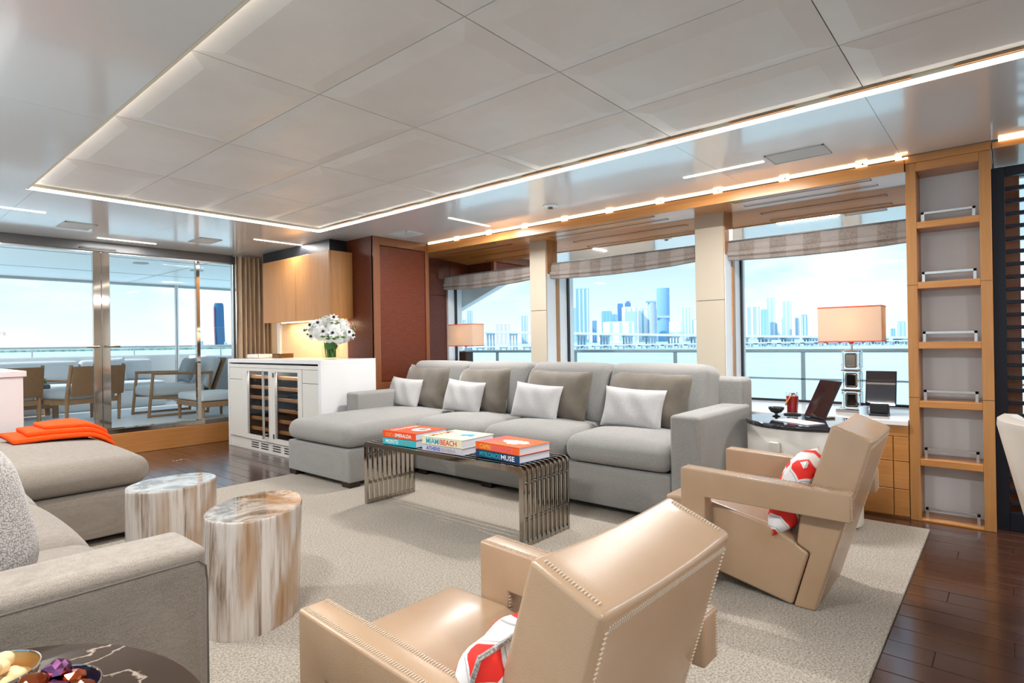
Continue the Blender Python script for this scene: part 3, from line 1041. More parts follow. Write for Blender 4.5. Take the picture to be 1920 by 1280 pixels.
Wb, Wa = 0.225, 0.298
BACK = [(-0.193, 0.663), (0.003, 0.0), (0.080, 0.0), (0.018, 0.218), (0.066, 0.246), (0.052, 0.352), (-0.062, 0.714)]
SEAT = [(0.602, 0.352), (0.40, 0.354), (0.178, 0.305), (0.069, 0.250), (0.069, 0.243), (0.022, 0.216), (0.084, 0.002), (0.60, 0.115)]
ARM = [(0.498, 0.498), (-0.134, 0.478), (-0.134, 0.375), (0.394, 0.385), (0.394, 0.0), (0.498, 0.0)]
def armchair(lab, loc, rz):
    t = thing('armchair', lab, 'armchair', loc, rz, 'angular leather armchairs')
    bm = new()
    prism(bm, BACK, -Wb, Wb, 'X', 0.011, 3, nsec=8)
    for v in bm.verts:
        k = max(0.0, 1 - (v.co.x / Wb) ** 2)
        if v.co.z > 0.62:
            dz = 0.010 * k * min(1, (v.co.z - 0.62) / 0.04)
            v.co.z -= dz
            v.co.y += dz * 0.2956
    part('backrest', bm, M['leather'], t, world=False, ang=50)
    bm = new()
    prism(bm, SEAT, -Wb + 0.001, Wb - 0.001, 'X', 0.012, 3, nsec=6)
    part('seat', bm, M['leather'], t, world=False, ang=50)
    for s in (-1, 1):
        bm = new()
        a, b = (s * (Wb + 0.0015), s * Wa)
        prism(bm, ARM, min(a, b), max(a, b), 'X', 0.007, 3)
        part('armrest', bm, M['leather'], t, world=False, ang=50)
    bm = new()
    # back, rear top edge
    dn = Vector((0, 0.196, -0.663)).normalized()
    nr = Vector((0, -0.96, -0.284))
    for sx in (-1, 1):
        pass
    stitches(bm, (-Wb + 0.02, -0.1849, 0.635), (Wb - 0.02, -0.1849, 0.635), dn, 62, 0.011, nrm=nr)
    # back, rear vertical edges
    for sx in (-1, 1):
        stitches(bm, (sx * (Wb - 0.017), -0.1852, 0.636), (sx * (Wb - 0.017), -0.0013, 0.014), (1, 0, 0), 80, 0.008, nrm=nr)
        # top side edges
        tn = Vector((0, -0.363, 0.93))
        stitches(bm, (sx * (Wb - 0.017), -0.077, 0.7072), (sx * (Wb - 0.017), -0.176, 0.6685), (1, 0, 0), 18, 0.008, nrm=tn)
        # arm tops, both edges, and ends
        an = Vector((0, -0.03, 1)).normalized()
        for xx in (Wb + 0.013, Wa - 0.012):
            stitches(bm, (sx * xx, 0.490, 0.4978), (sx * xx, -0.126, 0.4785), (1, 0, 0), 92, 0.010, nrm=an)
        for xx in (Wa - 0.012,):
            stitches(bm, (sx * xx, -0.134, 0.47), (sx * xx, -0.134, 0.383), (1, 0, 0), 14, 0.010, nrm=(0, -1, 0))
            stitches(bm, (sx * xx, 0.498, 0.49), (sx * xx, 0.498, 0.01), (1, 0, 0), 70, 0.010, nrm=(0, 1, 0))
        stitches(bm, (sx * (Wb + 0.009), 0.394, 0.378), (sx * (Wb + 0.009), 0.394, 0.26), (1, 0, 0), 14, 0.010, nrm=(0, -1, 0))
    part('stitching', bm, M['stitch'], t, world=False, smooth=False, stuff=True, label='pale hand stitching along the leather edges')
    return t
ch = armchair('angular beige leather armchair in foreground seen from behind, nearest the camera', (0.898, 0.607, 0.015), -0.018)
ch2 = dup(ch, (2.62, 0.567, 0.015), 0.007, 'angular beige leather armchair seen from its side near the oak shelving')

m = mat('red_leaf_print', (0.8, 0.8, 0.8), 0.85)
v = coords(m, (1, 1, 1), 'Object', (0, 0, 0.0))
vo = N(m.node_tree, 'ShaderNodeTexVoronoi')
vo.inputs['Scale'].default_value = 9
vo.inputs['Randomness'].default_value = 0.55
m.node_tree.links.new(v, vo.inputs['Vector'])
wv = N(m.node_tree, 'ShaderNodeTexWave', wave_type='RINGS', rings_direction='SPHERICAL')
wv.inputs['Scale'].default_value = 4.2
wv.inputs['Distortion'].default_value = 5
wv.inputs['Detail'].default_value = 0.5
m.node_tree.links.new(v, wv.inputs['Vector'])
red = ramp(m, wv.outputs[1], [(0.58, (0, 0, 0)), (0.61, (1, 1, 1))])
edge = ramp(m, wv.outputs[1], [(0.28, (0, 0, 0)), (0.30, (1, 1, 1)), (0.36, (1, 1, 1)), (0.38, (0, 0, 0))])
c = mixc(m, red, (0.78, 0.76, 0.76), (0.80, 0.03, 0.02))
c = mixc(m, edge, c, (0.42, 0.40, 0.41))
setc(m, c)
M['leaf'] = m
PIPE = fabric('grey_piping', (0.22, 0.21, 0.20), (0.55, 0.53, 0.50), 220)
cushion('printed_cushion', 'red and white leaf print cushion behind the foreground armchair back', 'red leaf print cushions', (0.80, 0.70, 0.43), 0.34, 0.30, 0.13, 0.10, 0.42, M['leaf'], PIPE)
cushion('printed_cushion', 'red and white leaf print cushion on the armchair near the shelving', 'red leaf print cushions', (2.56, 0.672, 0.43), 0.36, 0.33, 0.13, 0.12, 0.40, M['leaf'])

# ================================================================== STEEL SLAT COFFEE TABLE
t = thing('coffee_table', 'smoked polished steel slatted coffee table with books in the middle', 'table', (2.435, 2.53, 0.015))
X0, X1, Y0, Y1, ZT = 2.235, 2.635, 1.858, 3.205, 0.42
ns = 11
sw = 0.0145
base = None
prof = [(Y0, 0.0), (Y0, ZT - 0.015)]
def slat_bm():
    bm = new()
    th, r = 0.030, 0.03
    z0 = 0.015
    out = [(Y0, z0)] + [(Y0 + r - r * math.cos(a), ZT - r + r * math.sin(a)) for a in [PI / 2 * k / 5 for k in range(6)]]
    out += [(Y1 - r + r * math.sin(a), ZT - r + r * math.cos(a)) for a in [PI / 2 * k / 5 for k in range(6)]] + [(Y1, z0)]
    inn = [(Y1 - th, z0), (Y1 - th, ZT - th), (Y0 + th, ZT - th), (Y0 + th, z0)]
    prism(bm, out + inn, X0, X0 + sw, 'X', 0.0015, 1, ang=0.9)
    return bm
s0 = part('slat', slat_bm(), M['nickel'], t, ang=30)
pitch = (X1 - X0 - sw) / (ns - 1)
for k in range(1, ns):
    c = again(s0, (s0.location.x + pitch * k, s0.location.y, s0.location.z), t)
for y in (Y0 + 0.015, Y1 - 0.015):
    for z in (0.028, 0.15, 0.335):
        bm = new()
        if z < 0.1:
            box(bm, X0 + 0.002, X1 - 0.002, y - 0.012, y + 0.012, 0.016, 0.036)
        else:
            tube(bm, [(X0 + 0.004, y, z), (X1 - 0.004, y, z)], 0.009, 10)
        part('cross_bar', bm, M['nickel'], t)
for y in (2.2, 2.53, 2.86):
    bm = new()
    tube(bm, [(X0 + 0.004, y, ZT - 0.018), (X1 - 0.004, y, ZT - 0.018)], 0.007, 8)
    part('cross_bar', bm, M['nickel'], t)

# ---- books
def text_bm(s, w, h, bold=0.02):
    cu = bpy.data.curves.new('lettering', 'FONT')
    cu.body = s
    cu.size = 1.0
    cu.offset = bold
    cu.extrude = 0.0
    cu.resolution_u = 3
    o = bpy.data.objects.new('lettering', cu)
    COL.objects.link(o)
    bpy.context.view_layer.update()
    dg = bpy.context.evaluated_depsgraph_get()
    me = bpy.data.meshes.new_from_object(o.evaluated_get(dg))
    bm = new()
    bm.from_mesh(me)
    bpy.data.objects.remove(o)
    bpy.data.meshes.remove(me)
    xs = [v.co.x for v in bm.verts]
    ys = [v.co.y for v in bm.verts]
    ax, bx_, ay, by = min(xs), max(xs), min(ys), max(ys)
    for v in bm.verts:
        v.co = Vector(((v.co.x - ax) / (bx_ - ax) * w, (v.co.y - ay) / (by - ay) * h, 0))
    return bm
def flat(name, r, g, b):
    k = 'print_' + name
    if k not in M:
        M[k] = mat(k, (r, g, b), 0.55)
    return M[k]
def place(bm, origin, ex, ey):
    o, ex, ey = Vector(origin), Vector(ex), Vector(ey)
    for v in bm.verts:
        v.co = o + ex * v.co.x + ey * v.co.y
    return bm
def book(lab, x0, x1, y0, y1, z0, z1, cover, spine_txt, yaw=0.0):
    """spine faces -X (towards the camera); y1 is the left end"""
    c = ((x0 + x1) / 2, (y0 + y1) / 2, z0)
    t = thing('book', lab, 'book', c, 0, 'travel picture books')
    mt = Matrix.Translation(Vector(c)) @ Matrix.Rotation(yaw, 4, 'Z') @ Matrix.Translation(-Vector(c))
    bm = new()
    tk = 0.003
    box(bm, x0, x1, y0, y1, z0, z0 + tk, 0.001, 1)
    box(bm, x0, x1, y0, y1, z1 - tk, z1, 0.001, 1)
    box(bm, x0, x0 + 0.004, y0, y1, z0, z1, 0.001, 1)
    bmesh.ops.transform(bm, matrix=mt, verts=bm.verts[:])
    part('cover', bm, cover, t, smooth=False)
    bm = new()
    box(bm, x0 + 0.004, x1 - 0.005, y0 + 0.005, y1 - 0.005, z0 + tk, z1 - tk)
    bmesh.ops.transform(bm, matrix=mt, verts=bm.verts[:])
    part('pages', bm, M['page'], t, smooth=False)
    H = z1 - z0
    for (s, a, b, colr, hh) in spine_txt:
        w = (b - a) * (y1 - y0)
        bm = text_bm(s, w, H * hh)
        place(bm, (x0 - 0.0006, y1 - a * (y1 - y0), z0 + H * (1 - hh) / 2), (0, -1, 0), (0, 0, 1))
        bmesh.ops.transform(bm, matrix=mt, verts=bm.verts[:])
        part('lettering', bm, colr, t, smooth=False)
    return t, mt
def on_cover(t, mt, bm, colr, name='cover_print'):
    bmesh.ops.transform(bm, matrix=mt, verts=bm.verts[:])
    part(name, bm, colr, t, smooth=False)
ORG = flat('orange_red', 0.86, 0.085, 0.012)
TUR = flat('turquoise', 0.03, 0.50, 0.60)
CRM = flat('pale_yellow', 0.80, 0.80, 0.55)
LIL = flat('lilac_grey', 0.62, 0.60, 0.68)
OR2 = flat('orange', 0.90, 0.13, 0.012)
NAV = flat('navy', 0.006, 0.05, 0.16)
WHT = flat('white', 0.88, 0.86, 0.88)
ZB = 0.4205
def splat(cx, cy, z, rx, ry, n, amp, seed):
    q = random.Random(seed)
    bm = new()
    vs = []
    for k in range(n):
        a = 2 * PI * k / n
        r = 1 + amp * (q.random() - 0.5) * 2 * (1 if k % 2 else 0.5)
        vs.append(bm.verts.new((cx + rx * r * math.cos(a), cy + ry * r * math.sin(a), z)))
    bm.faces.new(vs)
    return bm
# stack nearest the wine cooler
x0, x1, y0, y1 = 2.262, 2.535, 2.735, 3.035
t, mt = book('turquoise picture book lettered Monte Carlo, under the orange one on the table', x0, x1, y0, y1, ZB, ZB + 0.042, TUR,
             [('MONTE', 0.10, 0.48, WHT, 0.58), ('CARLO', 0.50, 0.88, flat('teal_gold', 0.20, 0.42, 0.36), 0.58)], 0.06)
t, mt = book('orange red picture book lettered Costa Smeralda with white ring on its cover', x0, x1, y0, y1, ZB + 0.0425, ZB + 0.085, ORG,
             [('COSTA', 0.10, 0.36, flat('amber', 0.95, 0.35, 0.12), 0.52), ('SMERALDA', 0.38, 0.88, WHT, 0.52)], 0.06)
zt = ZB + 0.0855
bm = text_bm('COSTA SMERALDA', 0.22, 0.045)
on_cover(t, mt, place(bm, (x0 + 0.03, y1 - 0.08, zt), (1, 0, 0), (0, 1, 0)), WHT, 'lettering')
on_cover(t, mt, splat(2.41, 2.84, zt, 0.062, 0.062, 28, 0.0, 1), WHT)
on_cover(t, mt, splat(2.425, 2.835, zt + 0.0006, 0.036, 0.026, 20, 0.0, 1), flat('stone', 0.30, 0.22, 0.17))
# middle stack
x0, x1, y0, y1 = 2.262, 2.545, 2.335, 2.655
t, mt = book('lilac grey picture book lettered Athens Riviera, under the pale yellow one', x0, x1, y0, y1, ZB, ZB + 0.037, LIL,
             [('ATHENS', 0.11, 0.47, flat('cobalt', 0.01, 0.06, 0.48), 0.62), ('RIVIERA', 0.49, 0.86, flat('taupe_grey', 0.36, 0.35, 0.36), 0.62)], 0.04)
t, mt = book('pale yellow picture book lettered Miami Beach, in the middle stack', x0, x1, y0, y1, ZB + 0.0375, ZB + 0.085, CRM,
             [('MIAMI', 0.11, 0.46, flat('azure', 0.01, 0.38, 0.62), 0.66), ('BEACH', 0.48, 0.88, flat('coral', 0.80, 0.05, 0.03), 0.66)], 0.04)
zt = ZB + 0.0855
bm = text_bm('MIAMI', 0.19, 0.05)
on_cover(t, mt, place(bm, (x0 + 0.03, y1 - 0.065, zt), (1, 0, 0), (0, 1, 0)), OR2, 'lettering')
on_cover(t, mt, splat(2.42, 2.43, zt, 0.04, 0.055, 13, 0.75, 9), flat('azure', 0.01, 0.38, 0.62))
# stack nearest the armchairs
x0, x1, y0, y1 = 2.30, 2.545, 1.915, 2.255
t, mt = book('navy picture book lettered Mykonos Muse, bottom of the nearest stack', x0, x1, y0, y1, ZB, ZB + 0.041, NAV,
             [('MYKONOS', 0.10, 0.58, flat('sea_green', 0.02, 0.44, 0.46), 0.66), ('MUSE', 0.60, 0.90, WHT, 0.66)], -0.08)
t, mt = book('orange picture book lettered Capri Dolce Vita with white splash on cover', x0, x1, y0, y1, ZB + 0.0415, ZB + 0.083, OR2,
             [('CAPRI', 0.10, 0.36, flat('gold', 0.90, 0.50, 0.08), 0.56), ('DOLCE VITA', 0.39, 0.88, flat('pink', 0.90, 0.12, 0.36), 0.56)], -0.08)
zt = ZB + 0.0835
bm = text_bm('CAPRI DOLCE VITA', 0.20, 0.05)
on_cover(t, mt, place(bm, (x0 + 0.02, y1 - 0.07, zt), (1, 0, 0), (0, 1, 0)), flat('pink', 0.90, 0.12, 0.36), 'lettering')
on_cover(t, mt, splat(2.42, 2.06, zt, 0.055, 0.085, 30, 0.30, 4), WHT)

# ================================================================== PETRIFIED WOOD STUMPS
def stump(lab, c, a, b, rot, h, m1, m2, seed, loc):
    q = random.Random(seed)
    ph = [q.uniform(0, 6.28) for _ in range(6)]
    t = thing('stump_table', lab, 'side table', (c[0], c[1], 0.015), 0)
    n = 72
    def ringf(z, grow):
        o = []
        for k in range(n):
            an = 2 * PI * k / n
            r = 1 + 0.014 * math.sin(3 * an + ph[0]) + 0.010 * math.sin(5 * an + ph[1]) + 0.005 * math.sin(11 * an + ph[2] + z * 2) + 0.003 * math.sin(23 * an + ph[3])
            r *= grow
            x, y = a * r * math.cos(an), b * r * math.sin(an)
            o.append((c[0] + x * math.cos(rot) - y * math.sin(rot) + loc * (z - h) * 0.05, c[1] + x * math.sin(rot) + y * math.cos(rot), z))
        return o
    bm = new()
    zs = [(0.015, 0.99), (0.03, 1.0), (0.15, 1.005), (0.28, 1.0), (h - 0.02, 1.0), (h - 0.008, 1.002), (h - 0.002, 0.995), (h, 0.982)]
    rings = [[bm.verts.new(p) for p in ringf(z, g)] for z, g in zs]
    for A, C in zip(rings, rings[1:]):
        for k in range(n):
            bm.faces.new((A[k], A[(k + 1) % n], C[(k + 1) % n], C[k]))
    bm.faces.new(list(reversed(rings[0])))
    part('trunk', bm, m1, t, ang=50)
    bm = new()
    bm.faces.new([bm.verts.new(p) for p in ringf(h + 0.0006, 0.982)])
    part('polished_top', bm, m2, t, smooth=False)
stump('pale petrified wood stump table with brown streaked top, nearest the camera', (1.062, 2.24), 0.225, 0.165, 0.75, 0.43, M['petri'], M['petri_top'], 3, 1)
stump('streaked petrified wood stump table with whitish top, behind the nearer stump', (1.02, 2.985), 0.20, 0.162, 0.35, 0.42, M['petri2'], M['petri_top2'], 8, 0)

# ================================================================== OVAL TABLES
def oval(t, name, m, cx, cy, a, b, rot, z0, z1, edge=0.006, n=64):
    bm = new()
    prof = [(0, z0), (1 - edge, z0), (1, z0 + edge * 0.4), (1, z1 - edge * 0.4), (1 - edge, z1), (0, z1)]
    lathe(bm, prof, cx, cy, 0, n, a, b, rot)
    return part(name, bm, m, t, ang=40)
t = thing('oval_side_table', 'oval side table with dark marble top and cream drum, by the window', 'side table', (3.64, 0.925, 0.015))
oval(t, 'marble_top', M['marble_blue'], 3.63, 0.915, 0.325, 0.282, 1.15, 0.552, 0.578, 0.02)
oval(t, 'drum', M['offwhite'], 3.63, 0.915, 0.312, 0.27, 1.15, 0.035, 0.55, 0.01)
oval(t, 'plinth', M['black'], 3.63, 0.915, 0.29, 0.25, 1.15, 0.015, 0.035, 0.01)
bm = new()
box(bm, -0.026, 0.026, -0.012, 0.012, -0.026, 0.026, 0.003, 1, Matrix.Translation((3.345, 0.985, 0.455)) @ Matrix.Rotation(math.radians(-103), 4, 'Z'))
part('drawer_pull', bm, M['offwhite'], t, smooth=False)
t = thing('oval_side_table', 'oval side table with dark veined marble top in bottom left corner', 'side table', (0.11, 0.925, 0.015))
oval(t, 'marble_top', M['marble'], 0.105, 0.915, 0.235, 0.315, 0.0, 0.545, 0.572, 0.02)
oval(t, 'drum', M['offwhite'], 0.105, 0.915, 0.222, 0.30, 0.0, 0.035, 0.543, 0.01)
oval(t, 'plinth', M['black'], 0.105, 0.915, 0.20, 0.28, 0.0, 0.015, 0.035, 0.01)

# ---- nuts and chocolates on the near table
def bowl(lab, c, r, h, m):
    t = thing('snack_bowl', lab, 'bowl', (c[0], c[1], 0.572))
    bm = new()
    lathe(bm, [(0, 0.0), (r * 0.6, 0.0), (r * 0.9, h * 0.4), (r, h), (r * 0.965, h), (r * 0.86, h * 0.45), (r * 0.55, 0.006), (0, 0.006)], c[0], c[1], 0.572, 40)
    part('shell', bm, m, t)
    bm = new()
    tube(bm, [(c[0] + r * 0.983 * math.cos(a), c[1] + r * 0.983 * math.sin(a), 0.572 + h) for a in [2 * PI * k / 40 for k in range(40)]], 0.0016, 6, closed=True)
    part('silver_rim', bm, M['chrome'], t)
M['bowlgold'] = mat('hammered_gold_inside', (0.55, 0.33, 0.12), 0.3, 0.7)
M['bowldark'] = mat('dark_enamel', (0.02, 0.012, 0.03), 0.2)
bowl('small silver rimmed bowl of pale nuts on the marble table', (0.13, 1.075), 0.060, 0.034, M['bowlgold'])
bowl('small dark bowl of foil wrapped chocolates on the marble table', (0.172, 0.958), 0.062, 0.034, M['bowldark'])
m = mat('macadamia_nut', (0.72, 0.50, 0.26), 0.5, sub=0)
setc(m, ramp(m, noise(m, coords(m), 30, 2), [(0.3, (0.62, 0.38, 0.16)), (0.6, (0.80, 0.60, 0.34))]))
q = random.Random(5)
spots = [(0.0, 0.0, 0.016), (0.028, 0.008, 0.017), (-0.026, 0.012, 0.017), (0.008, -0.030, 0.017), (-0.012, -0.026, 0.019), (0.006, 0.031, 0.018), (-0.030, -0.012, 0.02),
         (0.014, -0.002, 0.036), (-0.010, 0.010, 0.037), (-0.004, -0.016, 0.037), (0.022, 0.02, 0.036), (0.030, -0.016, 0.022)]
for k, (dx, dy, dz) in enumerate(spots):
    bm = new()
    ball(bm, (0, 0, 0), 0.0125, 12, 8, (1, 0.95, 0.9))
    if k % 3 == 0:
        ball(bm, (0.010, 0.005, 0.003), 0.010, 10, 7)
    o = mesh_obj('nut', bm, m, ang=80)
    o.location = (0.13 + dx, 1.075 + dy, 0.572 + dz)
    tag(o, 'pale roasted nut piled in the silver rimmed bowl', 'nut', 'nuts in the bowl')
foil = [mat('copper_foil', (0.45, 0.10, 0.035), 0.18, 1.0), mat('violet_foil', (0.30, 0.11, 0.26), 0.16, 1.0)]
for k, (dx, dy, dz) in enumerate([(0.03, 0.012, 0.03), (-0.006, 0.026, 0.028), (-0.034, 0.004, 0.028), (0.006, -0.012, 0.034), (0.034, -0.022, 0.028), (-0.022, -0.028, 0.028), (-0.012, 0.004, 0.046), (0.018, 0.022, 0.046)]):
    bm = new()
    r = bmesh.ops.create_icosphere(bm, subdivisions=2, radius=0.017)
    for v in bm.verts:
        v.co *= 1 + q.uniform(-0.17, 0.17)
        v.co.z *= 0.8
    o = mesh_obj('chocolate', bm, foil[k % 2], False)
    o.location = (0.172 + dx, 0.958 + dy, 0.572 + dz)
    tag(o, ('copper' if k % 2 == 0 else 'violet') + ' foil wrapped chocolate heaped in the small dark bowl', 'chocolate', ('copper' if k % 2 == 0 else 'violet') + ' foil chocolates')

# ---- things on the window side table
ZS = 0.578
t = thing('footed_bowl', 'small dark footed bowl beside the red drink on side table', 'bowl', (3.70, 1.075, ZS))
bm = new(); lathe(bm, [(0, 0), (0.022, 0.0), (0.024, 0.003), (0.008, 0.010), (0.008, 0.018), (0.030, 0.026), (0.043, 0.044), (0.045, 0.056), (0.042, 0.056), (0.038, 0.044), (0.0, 0.030)], 3.70, 1.075, ZS, 28)
part('shell', bm, mat('smoked_silver', (0.12, 0.11, 0.105), 0.22, 0.8), t)
t = thing('coaster', 'round dark coaster under the tall red drink', 'coaster', (3.835, 1.02, ZS))
bm = new(); lathe(bm, [(0, 0), (0.05, 0), (0.05, 0.006), (0.046, 0.008), (0, 0.008)], 3.835, 1.02, ZS, 28)
part('disc', bm, M['black'], t)
t = thing('iced_drink', 'tall glass of red iced drink with orange slice on side table', 'drink', (3.835, 1.02, ZS + 0.008))
bm = new(); lathe(bm, [(0, 0), (0.031, 0), (0.037, 0.132), (0.0355, 0.132), (0.0298, 0.006), (0, 0.006)], 3.835, 1.02, ZS + 0.008, 28)
part('tumbler', bm, M['clear'], t)
bm = new(); lathe(bm, [(0, 0.0065), (0.0295, 0.0065), (0.0342, 0.108), (0, 0.108)], 3.835, 1.02, ZS + 0.008, 28)
part('red_liquid', bm, mat('cranberry_liquid', (0.62, 0.012, 0.016), 0.08), t)
m = mat('orange_slice', (0.90, 0.33, 0.02), 0.4)
bm = new()
box(bm, -0.008, 0.008, -0.003, 0.003, -0.035, 0.03, 0.002, 1, Matrix.Translation((3.802, 1.035, ZS + 0.09)) @ Matrix.Rotation(0.5, 4, 'X'))
part('orange_slice', bm, m, t)
for k, (dx, dy) in enumerate(((0.008, 0.010), (-0.012, -0.010), (0.012, -0.014))):
    bm = new()
    box(bm, -0.011, 0.011, -0.011, 0.011, -0.011, 0.011, 0.003, 1, Matrix.Translation((3.835 + dx, 1.02 + dy, ZS + 0.121)) @ Matrix.Rotation(k + 0.4, 4, 'X') @ Matrix.Rotation(k * 0.7, 4, 'Z'))
    part('ice_cube', bm, M['crystal'], t)
t = thing('placemat', 'thin pale napkin lying flat on the window side table', 'napkin', (3.51, 0.90, ZS))
bm = new()
box(bm, -0.12, 0.12, -0.065, 0.065, 0.0, 0.004, 0.0015, 1, Matrix.Translation((3.515, 0.905, ZS)) @ Matrix.Rotation(math.radians(60), 4, 'Z'))
part('cloth', bm, M['pillow_light'], t, smooth=False)
M['screen'] = mat('black_glass_screen', (0.02, 0.010, 0.012), 0.03, coat=0.8, coat_r=0.01)
def tablet(lab, loc, rz, lean, w, h):
    t = thing('tablet', lab, 'tablet', loc, 0)
    mt = Matrix.Translation(Vector(loc)) @ Matrix.Rotation(rz, 4, 'Z') @ Matrix.Rotation(lean, 4, 'X')
    bm = new()
    box(bm, -w / 2, w / 2, -0.004, 0.004, 0.002, h, 0.003, 2, mt)
    part('case', bm, M['navyblack'], t, smooth=False)
    bm = new()
    box(bm, -w / 2 + 0.006, w / 2 - 0.006, -0.0052, -0.0040, 0.009, h - 0.007, 0, 1, mt)
    part('screen', bm, M['screen'], t, smooth=False)
    return t, mt
t, mt = tablet('tablet leaning back on the window side table, reflecting the drink', (3.735, 0.875, ZS), math.radians(-131), -0.48, 0.185, 0.245)
bm = new()
box(bm, -0.05, 0.05, 0.004, 0.10, 0.0, 0.012, 0.004, 2, Matrix.Translation((3.735, 0.875, ZS)) @ Matrix.Rotation(math.radians(-131), 4, 'Z'))
part('stand', bm, M['chrome'], t, smooth=False)
SZ = 0.565
t, mt = tablet('black tablet on a stand standing on the windowsill', (4.22, 0.612, SZ + 0.05), -PI / 2, -0.22, 0.165, 0.225)
bm = new()
box(bm, 4.14, 4.25, 0.565, 0.665, SZ, SZ + 0.012, 0.003, 1)
box(bm, 4.185, 4.235, 0.565, 0.665, SZ + 0.01, SZ + 0.07, 0.006, 2)
part('stand', bm, M['black'], t, smooth=False)
t = thing('glass_votive', 'small pale blue glass pot on the windowsill beside the lamp', 'votive', (4.20, 0.70, SZ))
bm = new(); lathe(bm, [(0, 0), (0.024, 0), (0.026, 0.05), (0.023, 0.05), (0.021, 0.008), (0, 0.008)], 4.20, 0.70, SZ, 20)
part('pot', bm, mat('pale_blue_glass', (0.55, 0.72, 0.88), 0.1), t)

# ---- table lamps
M['shade'] = mat('lit_linen_shade', (0.76, 0.62, 0.50), 0.8)
_t = M['shade'].node_tree
_o = [n for n in _t.nodes if n.type == 'OUTPUT_MATERIAL'][0]
_tl = N(_t, 'ShaderNodeBsdfTranslucent'); _tl.inputs[0].default_value = (0.95, 0.78, 0.60, 1)
_mx = N(_t, 'ShaderNodeMixShader'); _mx.inputs[0].default_value = 0.45
_t.links.new(bsdf(M['shade']).outputs[0], _mx.inputs[1]); _t.links.new(_tl.outputs[0], _mx.inputs[2]); _t.links.new(_mx.outputs[0], _o.inputs[0])
def table_lamp(lab, x, y, dark):
    t = thing('table_lamp', lab, 'lamp', (x, y, SZ), 0, 'table lamps with rectangular shades')
    part('base_plate', B(x - 0.075, x + 0.075, y - 0.085, y + 0.085, SZ, SZ + 0.022, 0.004, 2), M['chrome'], t, smooth=False)
    z = SZ + 0.022
    for k in range(3):
        b = part('crystal_block', B(x - 0.053, x + 0.053, y - 0.053, y + 0.053, z, z + 0.118, 0.007, 2), M['crystal'] if not dark else M['foot'], t, ang=20)
        b2 = part('metal_plate', B(x - 0.055, x + 0.055, y - 0.055, y + 0.055, z + 0.1185, z + 0.1265, 0.002, 1), M['chrome'], t, smooth=False)
        part('core', B(x - 0.036, x + 0.036, y - 0.036, y + 0.036, z + 0.012, z + 0.106, 0.012, 2), M['nickel'], b, smooth=False) if not dark else None
        z += 0.127
    bm = new(); tube(bm, [(x, y, z - 0.002), (x, y, 1.09)], 0.006, 10)
    part('stem', bm, M['chrome'], t)
    z0, z1 = 1.018, 1.246
    w, d = 0.178, 0.085
    bm = new()
    for (a, b, c, e) in ((x - d, x - d + 0.003, y - w, y + w), (x + d - 0.003, x + d, y - w, y + w), (x - d + 0.003, x + d - 0.003, y - w, y - w + 0.003), (x - d + 0.003, x + d - 0.003, y + w - 0.003, y + w)):
        box(bm, a, b, c, e, z0, z1)
    sh = part('shade', bm, M['shade'], t, smooth=False)
    for zz, hh in ((z0, 0.008), (z1 - 0.006, 0.007)):
        bm = new()
        g = 0.0015
        for (a, b, c, e) in ((x - d - g, x - d + 0.004, y - w - g, y + w + g), (x + d - 0.004, x + d + g, y - w - g, y + w + g), (x - d, x + d, y - w - g, y - w + 0.004), (x - d, x + d, y + w - 0.004, y + w + g)):
            box(bm, a, b, c, e, zz, zz + hh)
        part('red_trim', bm, M['red'], sh, smooth=False)
    bm = new(); ball(bm, (x, y, z0 + 0.002), 0.014, 12, 8)
    part('finial', bm, M['red'], sh)
    bm = new(); ball(bm, (x, y, 1.13), 0.028, 12, 8)
    part('bulb', bm, mat('warm_bulb', (1, 1, 1), 0.5, emit=(1, 0.66, 0.33), estr=14.0), t)
    return t
table_lamp('table lamp with lit rectangular shade and crystal block stem near the shelving', 4.285, 0.775, False)
table_lamp('table lamp with lit rectangular shade by the window next to leather panel', 4.285, 4.31, True)

# ================================================================== SHELVING TOWER
t = thing('shelving_tower', 'tall narrow honey oak shelving tower with steel rails right of the windows', 'shelving', (4.15, 0.25, 0))
XF = 4.0
part('stile', B(XF, 4.34, 0.392, 0.441, 0.0, 2.035, 0.002, 1), M['oak'], t, smooth=False)
part('stile', B(XF, 4.34, 0.063, 0.112, 0.0, 2.035, 0.002, 1), M['oak'], t, smooth=False)
part('head', B(XF, 4.34, 0.112, 0.392, 1.985, 2.035, 0.002, 1), M['oak_y'], t, smooth=False)
part('cornice', B(XF - 0.004, 4.34, 0.06, 0.444, 2.035, 2.08, 0.002, 1), M['oak_y'], t, smooth=False)
part('back_panel', B(4.20, 4.22, 0.112, 0.392, 0.0, 1.985), M['backgrey'], t, smooth=False)
tops = [1.697, 1.356, 1.016, 0.683, 0.353, 0.012]
for z in tops:
    part('shelf', B(XF + 0.001, 4.20, 0.112, 0.392, max(0.0, z - 0.038), z, 0.002, 1), M['oak_y'], t, smooth=False)
    x = 4.055
    r = 0.0075
    rl = new()
    box(rl, x - r, x + r, 0.375 - 2 * r, 0.375, z, z + 0.06, 0.001, 1)
    box(rl, x - r, x + r, 0.130, 0.130 + 2 * r, z, z + 0.06, 0.001, 1)
    box(rl, x - r, x + r, 0.130, 0.375, z + 0.045, z + 0.06, 0.001, 1)
    part('rail', rl, M['satin'], t, smooth=False)
for z in (0.70, 1.34):
    part('stile_joint', B(XF - 0.0006, XF + 0.002, 0.392, 0.441, z, z + 0.002), M['foot'], t, smooth=False)
    part('stile_joint', B(XF - 0.0006, XF + 0.002, 0.063, 0.112, z, z + 0.002), M['foot'], t, smooth=False)

